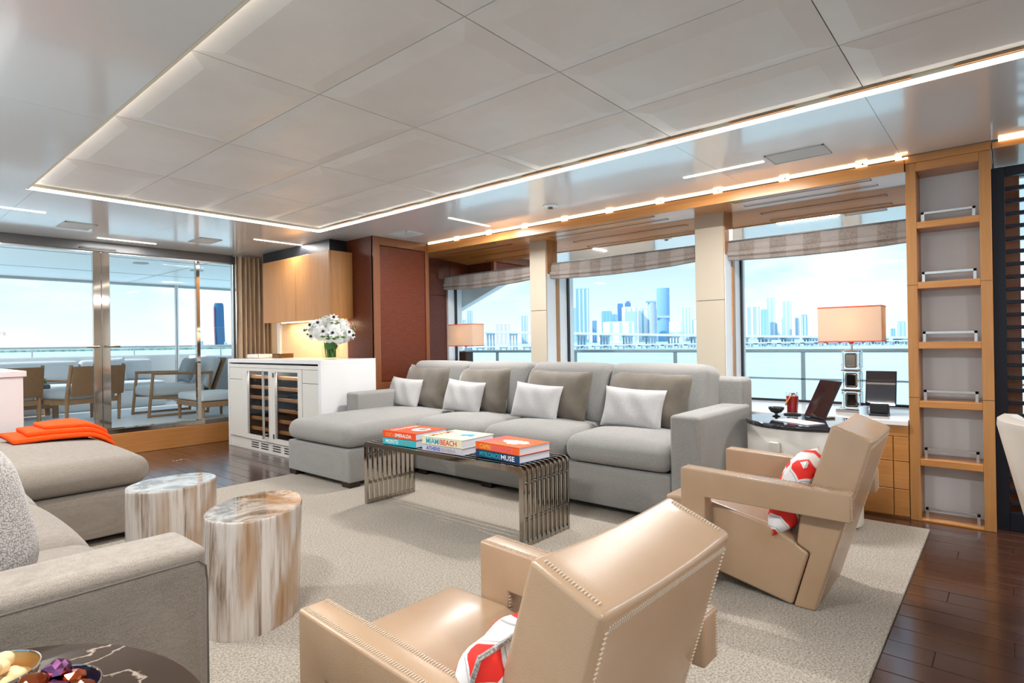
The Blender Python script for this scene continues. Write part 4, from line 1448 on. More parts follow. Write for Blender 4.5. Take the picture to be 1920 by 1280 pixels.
# ---- slatted sliding screen at the right edge
t = thing('slatted_screen', 'blue black slatted sliding screen at the right edge', 'screen', (4.1, -0.45, 0))
part('stile', B(4.08, 4.125, 0.008, 0.0625, 0.0, 1.95, 0.002, 1), M['navyblack'], t, smooth=False)
part('stile', B(4.08, 4.125, -0.95, -0.90, 0.0, 1.95, 0.002, 1), M['navyblack'], t, smooth=False)
part('top_rail', B(4.08, 4.125, -0.90, 0.008, 1.90, 1.95, 0.002, 1), M['navyblack'], t, smooth=False)
part('bottom_rail', B(4.08, 4.125, -0.90, 0.008, 0.0, 0.10, 0.002, 1), M['navyblack'], t, smooth=False)
sl = None
for k in range(26):
    z = 0.145 + k * 0.0675
    if sl is None:
        bm = new()
        box(bm, 4.085, 4.12, -0.90, 0.008, z - 0.010, z + 0.010, 0.002, 1)
        sl = part('slat', bm, M['navyblack'], t, smooth=False)
        z_0 = z
    else:
        again(sl, (sl.location.x, sl.location.y, sl.location.z + z - z_0), t)

# ---- white leather chair at the right edge
t = thing('dining_chair', 'white leather tub chair partly in view at the right edge', 'chair', (2.95, -0.27, 0), math.radians(0))
def tub(rad_out, th, zt, zb, a0, a1, cx, cy, flare):
    bm = new()
    n = 26
    prof = [(0.0, zb), (0.0, zt - 0.03), (0.006, zt - 0.010), (0.022, zt), (th - 0.022, zt), (th - 0.006, zt - 0.010), (th, zt - 0.03), (th, zb)]
    rows = []
    for k in range(n + 1):
        a = a0 + (a1 - a0) * k / n
        row = []
        for (d, z) in prof:
            rr = rad_out - d - flare * (zt - z)
            row.append(bm.verts.new((cx + rr * math.cos(a), cy + rr * math.sin(a) * 0.92, z)))
        rows.append(row)
    for A, C in zip(rows, rows[1:]):
        for q in range(len(prof)):
            bm.faces.new((A[q], C[q], C[(q + 1) % len(prof)], A[(q + 1) % len(prof)]))
    bm.faces.new(rows[0]); bm.faces.new(list(reversed(rows[-1])))
    return bm
CXX, CYY = 2.82, -0.27
part('tub_back', tub(0.345, 0.085, 0.75, 0.32, math.radians(75), math.radians(330), CXX, CYY, 0.24), M['leather_white'], t, ang=40)
bm = new(); softbox(bm, CXX - 0.2, CXX + 0.26, CYY - 0.2, CYY + 0.2, 0.34, 0.46, 0.05, (0, 0, 0, 0, 0, 0.02))
part('seat', bm, M['leather_white'], t)
bm = new(); lathe(bm, [(0, 0), (0.21, 0), (0.21, 0.012), (0.03, 0.03), (0.03, 0.34), (0, 0.34)], CXX, CYY, 0.0, 28)
part('pedestal', bm, M['chrome'], t)

# ================================================================== BAR WITH WINE COOLERS
t = thing('bar_cabinet', 'white bar cabinet with two glass wine cooler doors', 'cabinet', (3.02, 5.45, 0))
XB = 2.73
YA, YB = 4.53, 6.36
part('worktop', B(XB, 3.305, YA, YB, 0.884, 0.922, 0.002, 1), M['white'], t, smooth=False)
part('end_panel', B(XB, 3.305, YA, YA + 0.045, 0.0, 0.884, 0.001, 1), M['white'], t, smooth=False)
part('end_panel', B(XB, 3.305, YB - 0.03, YB, 0.0, 0.884, 0.001, 1), M['white'], t, smooth=False)
part('back_panel', B(3.28, 3.304, YA + 0.045, YB - 0.03, 0.0, 0.884), M['offwhite'], t, smooth=False)
part('plinth', B(XB + 0.02, XB + 0.04, YA + 0.045, YB - 0.03, 0.0, 0.112), M['offwhite'], t, smooth=False)
part('inner_floor', B(XB + 0.03, 3.28, YA + 0.045, YB - 0.03, 0.112, 0.13), M['black'], t, smooth=False)
part('inner_divider', B(XB + 0.03, 3.28, 5.39, 5.44, 0.13, 0.86), M['grey'], t, smooth=False)
part('inner_side', B(XB + 0.03, 3.28, 4.86, 4.885, 0.13, 0.86), M['grey'], t, smooth=False)
part('inner_side', B(XB + 0.03, 3.28, 5.975, 6.0, 0.13, 0.86), M['grey'], t, smooth=False)
part('inner_top', B(XB + 0.03, 3.28, YA + 0.045, YB - 0.03, 0.845, 0.86), M['black'], t, smooth=False)
part('top_band', B(XB + 0.004, XB + 0.03, YA + 0.045, YB - 0.03, 0.835, 0.868), M['offwhite'], t, smooth=False)
part('air_slot', B(XB + 0.002, XB + 0.006, 4.87, 6.01, 0.872, 0.878), M['black'], t, smooth=False)
# drawers and panels either side
for y0, y1 in ((YA + 0.047, 4.845), (6.04, YB - 0.032)):
    part('drawer', B(XB + 0.004, XB + 0.025, y0, y1, 0.712, 0.832, 0.002, 1), M['offwhite'], t, smooth=False)
    part('panel_door', B(XB + 0.004, XB + 0.025, y0, y1, 0.115, 0.708, 0.002, 1), M['offwhite'], t, smooth=False)
# cooler doors: frame, pane, handle
for (y0, y1, p0, p1) in ((5.395, 6.035, 5.477, 5.925), (4.85, 5.392, 4.925, 5.352)):
    bm = new()
    box(bm, XB + 0.002, XB + 0.026, y0, p0, 0.115, 0.832)
    box(bm, XB + 0.002, XB + 0.026, p1, y1, 0.115, 0.832)
    box(bm, XB + 0.002, XB + 0.026, p0, p1, 0.115, 0.158)
    box(bm, XB + 0.002, XB + 0.026, p0, p1, 0.803, 0.832)
    d = part('cooler_door', bm, M['offwhite'], t, smooth=False)
    part('pane', B(XB + 0.012, XB + 0.016, p0, p1, 0.158, 0.803), M['glass_dark'], d, smooth=False)
    hy = p0 + 0.03 if y0 > 5.3 else p1 + 0.02
    bm = new()
    hx = XB - 0.035
    box(bm, hx - 0.010, hx + 0.010, hy - 0.010, hy + 0.010, 0.15, 0.80, 0.004, 2)
    for z in (0.19, 0.76):
        box(bm, hx, XB + 0.004, hy - 0.007, hy + 0.007, z - 0.007, z + 0.007)
    if y0 > 5.3:
        part('handle', bm, M['satin'], d, smooth=False)
    else:
        bm.free()
        for z in (0.18, 0.77):
            bm = new()
            box(bm, XB - 0.006, XB + 0.004, 5.366, 5.386, z - 0.022, z + 0.022, 0.002, 1)
            part('hinge', bm, M['grey'], d, smooth=False)
rw = wood('cooler_shelf_oak', (0.36, 0.16, 0.05), (0.50, 0.25, 0.09), 'Y', 0.5, coat=0)
for y0, y1 in ((4.90, 5.38), (5.45, 5.96)):
    for k in range(6):
        z = 0.20 + k * 0.105
        part('shelf_front', B(XB + 0.05, XB + 0.075, y0, y1, z, z + 0.032, 0.002, 1), rw, t, smooth=False)
        part('shelf_wire', B(XB + 0.075, 3.25, y0 + 0.02, y1 - 0.02, z + 0.004, z + 0.010), M['satin'], t, smooth=False)
for y in (5.14, 5.70):
    part('cooler_light', B(XB + 0.03, XB + 0.042, y - 0.2, y + 0.2, 0.838, 0.845), M['led'], t, smooth=False)
    arealight('cooler_lamp', (XB + 0.036 - 3.02, y - 5.45, 0.834), 0.012, 0.4, 2.2, (1, 0.95, 0.9), rot=(0, -0.35, 0), parent=t)
bg_ = mat('bottle_glass', (0.015, 0.02, 0.012), 0.12)
BOT = [(5.03, 0.241), (5.24, 0.241), (5.12, 0.451), (5.62, 0.241), (5.80, 0.241), (5.58, 0.346), (5.74, 0.556), (5.28, 0.556)]
for k, (y, z) in enumerate(BOT):
    bm = new()
    lathe(bm, [(0, 0), (0.012, 0.0), (0.012, 0.08), (0.034, 0.13), (0.034, 0.28), (0.03, 0.285), (0, 0.285)], 0, 0, 0, 18)
    bmesh.ops.transform(bm, matrix=Matrix.Translation((XB + 0.085, y, z)) @ Matrix.Rotation(PI / 2, 4, 'Y'), verts=bm.verts[:])
    o = mesh_obj('wine_bottle', bm, bg_)
    row = {0.241: 'lowest', 0.346: 'second lowest', 0.451: 'third lowest', 0.556: 'third highest'}[z]
    side_ = 'right' if y < 5.4 else 'left'
    mates = [w_ for w_ in BOT if w_[1] == z and (w_[0] < 5.4) == (y < 5.4)]
    where = '' if len(mates) == 1 else (', nearer the sofa' if y == min(w_[0] for w_ in mates) else ', nearer the curtain')
    tag(o, 'dark wine bottle on the %s shelf behind the %s cooler door%s' % (row, side_, where), 'bottle', 'wine bottles in the coolers')
# plinth grilles
for y0 in (5.80, 5.60, 5.36, 5.14, 4.92):
    bm = new()
    for z in (0.035, 0.058, 0.081):
        box(bm, XB + 0.018, XB + 0.022, y0 - 0.075, y0 + 0.075, z - 0.005, z + 0.005)
    part('vent_grille', bm, M['black'], t, smooth=False)

# ---- wall cabinet over the bar
t = thing('wall_cabinet', 'honey oak wall cabinet with two doors hanging above the bar', 'cabinet', (3.18, 5.55, 1.305))
part('carcass', B(3.07, 3.31, 4.89, 6.20, 1.307, 1.955, 0.002, 1), M['oak'], t, smooth=False)
part('door', B(3.05, 3.069, 4.89, 5.517, 1.300, 1.955, 0.002, 1), M['oak'], t, smooth=False)
part('door', B(3.05, 3.069, 5.521, 6.20, 1.300, 1.955, 0.002, 1), M['oak'], t, smooth=False)
part('under_light', B(3.20, 3.24, 4.95, 6.1, 1.299, 1.306), M['ledwarm'], t, smooth=False)
arealight('under_cabinet_lamp', (0.03, -0.03, -0.012), 0.03, 1.15, 6.0, (1, 0.74, 0.45), parent=t)
tsh = struct('trim_5', B(3.12, 3.31, 4.99, 6.33, 1.96, ZC), M['black'], False)

# ---- flowers in a glass vase
M['vaseglass'] = glass('thin_vase_glass', (0.93, 0.97, 0.95))
VX, VY, VZ = 3.06, 4.90, 0.922
t = thing('flower_vase', 'clear glass vase of white anemones and hydrangeas standing on the bar', 'flowers', (VX, VY, VZ))
bm = new(); lathe(bm, [(0, 0), (0.075, 0), (0.079, 0.004), (0.079, 0.15), (0.075, 0.15), (0.075, 0.01), (0, 0.01)], VX, VY, VZ, 28)
part('vase', bm, M['vaseglass'], t)
gm = mat('leaf_green', (0.06, 0.16, 0.02), 0.5)
bm = new()
q = random.Random(11)
for k in range(24):
    a = q.uniform(0, 6.28); r = q.uniform(0.01, 0.066)
    tube(bm, [(VX + r * math.cos(a + 0.5) * 0.9, VY + r * math.sin(a + 0.5) * 0.9, VZ + 0.012), (VX + r * math.cos(a), VY + r * math.sin(a), VZ + 0.16)], 0.005, 6)
part('stems', bm, gm, t)
wp = mat('white_petal', (0.80, 0.82, 0.80), 0.6, sub=0)
dk = mat('anemone_heart', (0.012, 0.012, 0.035), 0.6)
CZ = VZ + 0.235
def flower_dir(az, el):
    return Vector((math.cos(el) * math.cos(az), math.cos(el) * math.sin(az), math.sin(el)))
def basis(d):
    s = d.cross(Vector((0, 0, 1)))
    if s.length < 1e-3: s = Vector((1, 0, 0))
    s.normalize()
    return s, s.cross(d)
# hydrangea heads: each a dome of many small florets
for az, el, rr in ((200, 5, .10), (250, 25, .10), (300, 0, .11), (160, 25, .10), (220, 60, .10), (330, 40, .10), (110, 20, .10), (20, 20, .10), (270, -15, .09), (235, -8, .09), (70, 45, .10), (190, 38, .09)):
    d = flower_dir(math.radians(az), math.radians(el))
    c = Vector((VX, VY, CZ)) + Vector((d.x * 0.135, d.y * 0.135, d.z * 0.105))
    bm = new()
    for k in range(46):
        e = Vector((q.gauss(0, 1), q.gauss(0, 1), q.gauss(0, 1))).normalized()
        p = c + e * rr * 0.78
        s, u = basis(e)
        for j in range(4):
            a = PI / 2 * j + k
            v1 = s * math.cos(a) + u * math.sin(a)
            v2 = s * math.cos(a + 0.6) + u * math.sin(a + 0.6)
            v3 = s * math.cos(a - 0.6) + u * math.sin(a - 0.6)
            bm.faces.new([bm.verts.new(x) for x in (p, p + v3 * 0.013 + e * 0.003, p + v1 * 0.020 + e * 0.001, p + v2 * 0.013 + e * 0.003)])
    ball(bm, c, rr * 0.74, 14, 9)
    part('hydrangea_head', bm, wp, t)
for az, el in ((222, 6), (243, 2), (285, 4), (300, -4), (190, -6), (250, 48), (205, 30), (330, 20), (180, 24), (150, 10)):
    d = flower_dir(math.radians(az), math.radians(el))
    c = Vector((VX, VY, CZ)) + Vector((d.x * 0.225, d.y * 0.225, d.z * 0.20))
    s, u = basis(d)
    bm = new()
    for j in range(7):
        a = 2 * PI * j / 7
        v = s * math.cos(a) + u * math.sin(a)
        w2 = s * math.cos(a + .5) + u * math.sin(a + .5)
        w3 = s * math.cos(a - .5) + u * math.sin(a - .5)
        bm.faces.new([bm.verts.new(x) for x in (c, c + w3 * 0.030 + d * 0.004, c + v * 0.050 + d * 0.010, c + w2 * 0.030 + d * 0.004)])
    f = part('anemone', bm, wp, t)
    bm = new(); ball(bm, c + d * 0.008, 0.014, 8, 6)
    part('dark_heart', bm, dk, f)
bm = new()
for az, el in ((240, -14), (228, -8), (262, -10), (250, 30), (300, 12), (120, 0), (170, 12), (330, -5), (210, 50)):
    d = flower_dir(math.radians(az), math.radians(el))
    c = Vector((VX, VY, CZ)) + Vector((d.x * 0.215, d.y * 0.215, d.z * 0.19))
    s, u = basis(d)
    for sg in (-1, 1):
        p = c
        bm.faces.new([bm.verts.new(x) for x in (p, p + s * sg * 0.025 + u * 0.012 + d * .01, p + s * sg * 0.055 + d * 0.006, p + s * sg * 0.025 - u * 0.012 + d * .01)])
for k in range(5):
    a = math.radians(200 + k * 22)
    p = Vector((VX + 0.066 * math.cos(a), VY + 0.066 * math.sin(a), VZ + 0.115))
    s = Vector((-math.sin(a), math.cos(a), 0))
    bm.faces.new([bm.verts.new(x) for x in (p - Vector((0, 0, .03)), p + s * 0.025, p + Vector((0, 0, 0.045)), p - s * 0.025)])
part('leaves', bm, gm, t)

t = thing('white_box', 'low pale tray shaped box at the curtain end of the bar top', 'box', (2.99, 6.18, 0.922))
bm = new()
bx0, bx1, by0, by1 = 2.91, 3.07, 6.04, 6.30
for a in ((bx0, bx1, by0, by1, 0.922, 0.928), (bx0, bx0 + .006, by0, by1, 0.922, 0.965), (bx1 - .006, bx1, by0, by1, 0.922, 0.965), (bx0, bx1, by0, by0 + .006, 0.922, 0.965), (bx0, bx1, by1 - .006, by1, 0.922, 0.965)):
    box(bm, *a, 0.0015, 1)
part('shell', bm, M['offwhite'], t, smooth=False)
t = thing('brown_tray', 'small dark bronze box beside the pale box on the bar', 'box', (3.12, 5.93, 0.922))
part('shell', B(3.04, 3.20, 5.84, 6.0, 0.922, 0.962, 0.004, 1), mat('bronze_box', (0.12, 0.06, 0.02), 0.25, 0.5), t, smooth=False)
part('lid', B(3.038, 3.202, 5.838, 6.002, 0.9625, 0.970, 0.002, 1), mat('bronze_lid', (0.20, 0.11, 0.05), 0.2, 0.6), t, smooth=False)

# ---- white console at the far left with an orchid
t = thing('console_cabinet', 'white lacquered console cabinet at the left edge beyond the sofa', 'cabinet', (0.2, 5.6, 0))
part('body', B(-0.78, 0.82, 5.06, 6.3, 0.0, 0.868, 0.002, 1), M['white'], t, smooth=False)
part('worktop', B(-0.78, 0.835, 5.04, 6.3, 0.87, 0.908, 0.002, 1), M['white'], t, smooth=False)
t = thing('orchid', 'white orchid spray reaching into the left edge of the photo', 'plant', (0.50, 5.30, 0.908))
bm = new(); lathe(bm, [(0, 0), (0.05, 0), (0.065, 0.11), (0.058, 0.11), (0.05, 0.09), (0, 0.09)], 0.50, 5.30, 0.908, 24)
part('pot', bm, M['white'], t)
bm = new(); tube(bm, [(0.50, 5.30, 1.0), (0.52, 5.30, 1.12), (0.60, 5.30, 1.20), (0.70, 5.30, 1.19), (0.755, 5.30, 1.155)], 0.003, 6)
part('stem', bm, gm, t)
for (x, z) in ((0.60, 1.20), (0.67, 1.195), (0.715, 1.178), (0.752, 1.168)):
    bm = new()
    for j in range(5):
        a = 2 * PI * j / 5 + x * 9
        v = Vector((math.cos(a), 0.25 * math.sin(a * 2), math.sin(a)))
        w2 = Vector((math.cos(a + .6), 0.2, math.sin(a + .6))); w3 = Vector((math.cos(a - .6), 0.2, math.sin(a - .6)))
        p = Vector((x, 5.29, z))
        bm.faces.new([bm.verts.new(y) for y in (p, p + w3 * 0.014, p + v * 0.022, p + w2 * 0.014)])
    bmesh.ops.solidify(bm, geom=bm.faces[:], thickness=0.0015)
    part('blossom', bm, wp, t)

# ================================================================== AFT DECK
dk_ = shell('trim_6', (2, 9, 0))
part('deck_floor', B(-1.5, 5.0, 6.78, 12.6, 0.02, 0.10), mat('pale_deck', (0.80, 0.80, 0.80), 0.4), dk_, smooth=False)
oh = shell('trim_7', (2, 9, 2.2))
ohm = mat('deck_overhang_white', (0.88, 0.90, 0.89), 0.3)
part('overhang', B(-2.0, 5.6, 6.78, 11.35, 2.16, 2.40, 0.03, 2), ohm, oh, smooth=False)
for y in (8.2, 9.9):
    part('overhang_seam', B(-2.0, 5.6, y, y + 0.012, 2.157, 2.161), M['vent'], oh, smooth=False)
for x in (0.6, 3.2):
    part('overhang_seam', B(x, x + 0.012, 6.8, 11.3, 2.157, 2.161), M['vent'], oh, smooth=False)
part('overhang_edge', B(-2.0, 5.6, 11.30, 11.37, 2.12, 2.17), M['vent'], oh, smooth=False)
for x, y in ((2.6, 8.6), (3.4, 8.9)):
    bm = new(); lathe(bm, [(0, 0), (0.09, 0), (0.09, -0.006), (0, -0.008)], x, y, 2.16, 20)
    part('deck_downlight', bm, M['vent'], oh)
bw = shell('trim_8', (2, 11.7, 0.1))
part('bulwark', B(-1.5, 4.4, 11.55, 11.75, 0.10, 0.93, 0.03, 3), M['jamb'], bw)
part('bulwark', B(4.25, 4.45, 8.2, 11.75, 0.10, 0.90, 0.03, 3), M['jamb'], bw)
bm = new()
prism(bm, [(6.8, 0.1), (8.3, 0.1), (8.3, 0.9), (6.8, 0.9)], 4.28, 4.42, 'X', 0.02, 2)
part('bulwark', bm, M['jamb'], bw)
t = thing('deck_rail', 'thin steel rail on stanchions along the aft deck bulwark', 'railing', (1.5, 11.65, 0.93))
bm = new(); tube(bm, [(-1.5, 11.65, 1.068), (4.2, 11.65, 1.068), (4.33, 11.6, 1.068), (4.35, 11.4, 1.068), (4.35, 7.0, 1.068)], 0.022, 8)
part('handrail', bm, M['satin'], t)
for x in (-0.6, 0.9, 2.0, 3.4):
    bm = new(); tube(bm, [(x, 11.65, 0.93), (x, 11.65, 1.06)], 0.012, 8)
    part('stanchion', bm, M['satin'], t)
for y in (10.4, 9.0, 7.6):
    bm = new(); tube(bm, [(4.35, y, 0.90), (4.35, y, 1.06)], 0.012, 8)
    part('stanchion', bm, M['satin'], t)
t = thing('deck_post', 'slim steel post holding the deck overhang', 'post', (3.95, 11.25, 0.1))
bm = new(); tube(bm, [(3.95, 11.25, 0.10), (3.95, 11.25, 2.16)], 0.032, 12)
part('shaft', bm, M['satin'], t)
bm = new(); lathe(bm, [(0, 0), (0.06, 0), (0.06, 0.015), (0, 0.015)], 3.95, 11.25, 0.10, 16)
part('flange', bm, M['satin'], t)
# white banquette along the bulwark
CU = fabric('deck_cushion', (0.60, 0.62, 0.64), (0.72, 0.74, 0.76), 200)
t = thing('deck_banquette', 'built in white banquette with pale cushions along the aft bulwark', 'bench', (1.6, 11.1, 0.1))
part('base', B(-0.6, 3.6, 10.75, 11.54, 0.10, 0.38, 0.02, 2), M['jamb'], t)
for x0, x1 in ((-0.6, 0.45), (0.45, 1.5), (1.5, 2.55), (2.55, 3.6)):
    bm = new(); softbox(bm, x0 + .005, x1 - .005, 10.73, 11.4, 0.38, 0.50, 0.04, (0, 0, 0, 0, 0, .02), 4, 3)
    part('seat_cushion', bm, CU, t)
    bm = new(); softbox(bm, x0 + .01, x1 - .01, 11.36, 11.54, 0.50, 0.86, 0.05, (0, 0, .02, 0, 0, .01), 4, 3)
    part('back_cushion', bm, CU, t)
cushion('deck_cushion', 'pale square cushion on the aft deck banquette', None, (2.95, 11.22, 0.70), 0.44, 0.42, 0.15, 0.2, -0.2, CU)
# planter table
t = thing('deck_table', 'low white deck table with a green planter on it', 'table', (1.55, 10.1, 0.1))
part('top', B(0.6, 2.05, 9.98, 10.62, 0.44, 0.50, 0.01, 2), M['jamb'], t, smooth=False)
tk = wood('teak', (0.30, 0.155, 0.07), (0.42, 0.235, 0.115), 'Z', 0.5, coat=0)
part('shelf', B(0.7, 1.95, 10.04, 10.56, 0.24, 0.27, 0.005, 1), tk, t, smooth=False)
for x in (0.68, 1.97):
    for y in (10.05, 10.55):
        part('leg', B(x - .03, x + .03, y - .03, y + .03, 0.10, 0.44), tk, t, smooth=False)
t = thing('planter', 'long planter of green succulents on the white deck table', 'plant', (1.6, 10.3, 0.5))
part('trough', B(1.25, 1.95, 10.2, 10.4, 0.50, 0.56, 0.01, 1), M['grey'], t, smooth=False)
bm = new()
for k in range(120):
    p = Vector((q.uniform(1.27, 1.93), q.uniform(10.22, 10.38), 0.56))
    d = Vector((q.uniform(-.5, .5), q.uniform(-.5, .5), 1)).normalized() * q.uniform(0.05, 0.10)
    s = Vector((q.uniform(-1, 1), q.uniform(-1, 1), 0)).normalized() * 0.015
    bm.faces.new([bm.verts.new(x) for x in (p - s * .4, p + d * .6 - s, p + d, p + d * .6 + s)])
part('leaves', bm, mat('succulent', (0.10, 0.26, 0.05), 0.5), t, stuff=True)
WV = mat('woven_rattan', (0.26, 0.135, 0.06), 0.7)
_n = noise(WV, coords(WV, (60, 60, 60)), 3, 2)
setc(WV, ramp(WV, _n, [(0.3, (0.19, 0.095, 0.04)), (0.7, (0.33, 0.18, 0.085))]))
def deck_chair(lab, loc, rz):
    """local: faces +Y, back at -Y"""
    t = thing('deck_armchair', lab, 'chair', loc, rz, 'woven back deck armchairs')
    w = 0.33
    bm = new()
    box(bm, -w, w, -0.028, 0.0, 0.36, 0.74, 0.008, 2, Matrix.Translation((0, -0.29, 0)) @ Matrix.Rotation(math.radians(8), 4, 'X'))
    part('woven_back', bm, WV, t, world=False)
    for s in (-1, 1):
        bm = new()
        tube(bm, [(s * w, -0.27, 0.0), (s * w, -0.28, 0.34), (s * w, -0.37, 0.75)], [0.018, 0.024, 0.020], 8)
        part('rear_leg', bm, tk, t, world=False)
        bm = new()
        tube(bm, [(s * w, 0.27, 0.0), (s * w, 0.27, 0.54)], [0.018, 0.024], 8)
        part('front_leg', bm, tk, t, world=False)
        bm = new(); box(bm, s * w - 0.03, s * w + 0.03, -0.31, 0.31, 0.54, 0.565, 0.008, 2)
        part('armrest', bm, tk, t, world=False)
        bm = new(); box(bm, s * w - 0.014, s * w + 0.014, -0.27, 0.27, 0.25, 0.31)
        part('side_rail', bm, tk, t, world=False)
    bm = new(); box(bm, -w, w, -0.285, -0.255, 0.25, 0.31)
    part('back_rail', bm, tk, t, world=False)
    bm = new(); box(bm, -w, w, 0.255, 0.285, 0.25, 0.31)
    part('front_rail', bm, tk, t, world=False)
    bm = new(); softbox(bm, -w + .02, w - .02, -0.26, 0.30, 0.31, 0.43, 0.04, (0, 0, 0, 0, 0, .02), 4, 3)
    part('seat_cushion', bm, CU, t, world=False)
    return t
dc = deck_chair('woven back teak armchair on the aft deck behind the chrome door stiles', (2.08, 9.30, 0.10), math.radians(20))
dup(dc, (1.28, 9.52, 0.10), math.radians(14), 'woven back teak armchair on the aft deck beside the white console')
# lounge chair, side on
t = thing('lounge_chair', 'low teak lounge chair with pale cushions on the aft deck', 'chair', (3.15, 9.2, 0.10), 0)
def L(*p):
    return [(3.15 + a, 9.2 + b, 0.10 + c) for a, b, c in p]
for s in (-1, 1):
    bm = new()
    y = s * 0.33
    tube(bm, L((-0.40, y, 0.0), (-0.34, y, 0.60)), 0.02, 8)
    tube(bm, L((0.36, y, 0.0), (0.42, y, 0.60)), 0.02, 8)
    tube(bm, L((-0.36, y, 0.60), (0.44, y, 0.58)), 0.02, 8)
    tube(bm, L((-0.37, y, 0.27), (0.40, y, 0.22)), 0.018, 8)
    tube(bm, L((-0.40, y, 0.02), (0.37, y, 0.02)), 0.016, 8)
    part('side_frame', bm, tk, t)
bm = new(); softbox(bm, 3.15 - .38, 3.15 + .34, 9.2 - .30, 9.2 + .30, 0.10 + 0.28, 0.10 + 0.42, 0.04, (0, 0, 0, 0, 0, .02), 4, 3)
part('seat_cushion', bm, CU, t)
bm = new(); softbox(bm, -0.06, 0.06, -0.29, 0.29, 0.0, 0.46, 0.04, (0, 0, 0, 0, 0, 0.01), 4, 3, Matrix.Translation((3.15 + 0.38, 9.2, 0.10 + 0.36)) @ Matrix.Rotation(0.35, 4, 'Y'))
part('back_cushion', bm, CU, t)
bm = new()
box(bm, -0.012, 0.012, -0.31, 0.31, 0.0, 0.52, 0.004, 1, Matrix.Translation((3.15 + 0.46, 9.2, 0.10 + 0.30)) @ Matrix.Rotation(0.35, 4, 'Y'))
part('woven_back', bm, WV, t)
cushion('deck_cushion', 'darker grey cushion leaning in the low teak lounge chair', None, (3.36, 9.2, 0.72), 0.42, 0.38, 0.14, -PI / 2, -0.3, fabric('grey_deck_cloth', (0.28, 0.31, 0.34), (0.42, 0.45, 0.48), 200))
t = thing('deck_ottoman', 'grey topped teak ottoman close to the aft glass door', 'ottoman', (3.27, 8.1, 0.10))
bm = new(); softbox(bm, 2.98, 3.56, 7.70, 8.5, 0.36, 0.45, 0.03, (0, 0, 0, 0, 0, .015), 4, 3)
part('cushion', bm, CU, t)
part('frame', B(2.97, 3.57, 7.69, 8.51, 0.29, 0.355, 0.006, 1), tk, t, smooth=False)
for x in (3.0, 3.54):
    for y in (7.72, 8.48):
        bm = new(); tube(bm, [(x, y, 0.10), (x, y, 0.30)], [0.017, 0.024], 8)
        part('leg', bm, tk, t)
t = thing('deck_box', 'pale grey box on the side bulwark of the aft deck', 'box', (4.05, 10.0, 0.6))
part('shell', B(3.9, 4.24, 9.6, 10.4, 0.10, 0.88, 0.03, 2), CU, t)

# ---- side deck outside the windows: walkway, rail, slanted support, overhang
sdk = shell('trim_9', (5.2, 1, -0.1))
part('side_deck', B(4.86, 5.55, -6, 8.2, -0.25, -0.15), M['jamb'], sdk, smooth=False)
part('side_overhang', B(4.86, 5.7, -6, 8.2, 2.32, 2.45), ohm, sdk, smooth=False)
part('port_sun_blocker', B(-2.7, -0.86, -6, 8.2, 2.32, 2.45), ohm, sdk, smooth=False)  # unseen overhang, made wide to keep the sun out of the port windows
bm = new()
prism(bm, [(4.95, 2.32), (5.25, 1.40), (5.95, 0.9), (7.5, 0.9), (7.5, 2.32), (4.2, 2.32), (4.2, 1.98)], 5.0, 5.06, 'X', 0.004, 1)
bm.free()
bm = new()
prism(bm, [(3.95, 2.32), (3.95, 1.90), (4.40, 1.735), (5.22, 1.435), (6.3, 0.95), (7.5, 0.6), (7.5, 2.32)], 5.0, 5.10, 'X', 0.004, 1)
part('wing_support', bm, ohm, sdk, smooth=False)
t = thing('side_rail', 'grey capped safety rail along the side deck outside the windows', 'railing', (5.4, 1, -0.15))
rm = mat('rail_grey', (0.30, 0.36, 0.39), 0.35)
part('handrail', B(5.38, 5.43, -5, 8.1, 0.925, 0.955, 0.008, 2), rm, t)
part('mid_rail', B(5.39, 5.415, -5, 8.1, 0.690, 0.705, 0.003, 1), rm, t)
for y in (-3.2, -1.2, 0.05, 1.345, 2.51, 3.70, 4.88, 6.1):
    bm = new()
    prism(bm, [(y - 0.018, -0.15), (y + 0.018, -0.15), (y + 0.014, 0.93), (y - 0.014, 0.93)], 5.39, 5.415, 'X')
    part('stanchion', bm, rm, t, smooth=False)

# ================================================================== SEA, BRIDGE, SKYLINE
m = mat('bay_water', (0.34, 0.62, 0.70), 0.25, spec=0.5)
v = coords(m, (1, 1, 1))
setc(m, ramp(m, noise(m, v, 0.03, 3), [(0.3, (0.46, 0.68, 0.72)), (0.7, (0.54, 0.74, 0.77))]))
bump(m, noise(m, v, 1.6, 4), 0.4, 0.3)
bm = new()
for i in range(2):
    pass
bm.faces.new([bm.verts.new(p) for p in ((-4000, -4000, -3), (5500, -4000, -3), (5500, 5500, -3), (-4000, 5500, -3))])
sea = struct('sea', bm, m)

YAW = math.atan2(-0.7589, 0.6510)
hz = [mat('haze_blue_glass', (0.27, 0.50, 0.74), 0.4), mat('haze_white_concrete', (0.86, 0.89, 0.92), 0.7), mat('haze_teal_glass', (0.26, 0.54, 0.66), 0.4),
      mat('haze_deep_blue', (0.13, 0.31, 0.58), 0.5), mat('haze_pale_blue', (0.46, 0.61, 0.74), 0.6), mat('haze_lilac', (0.44, 0.54, 0.69), 0.6), mat('haze_pink', (0.74, 0.64, 0.74), 0.7)]  # distance haze is mixed into these facade colours
KIND = {}
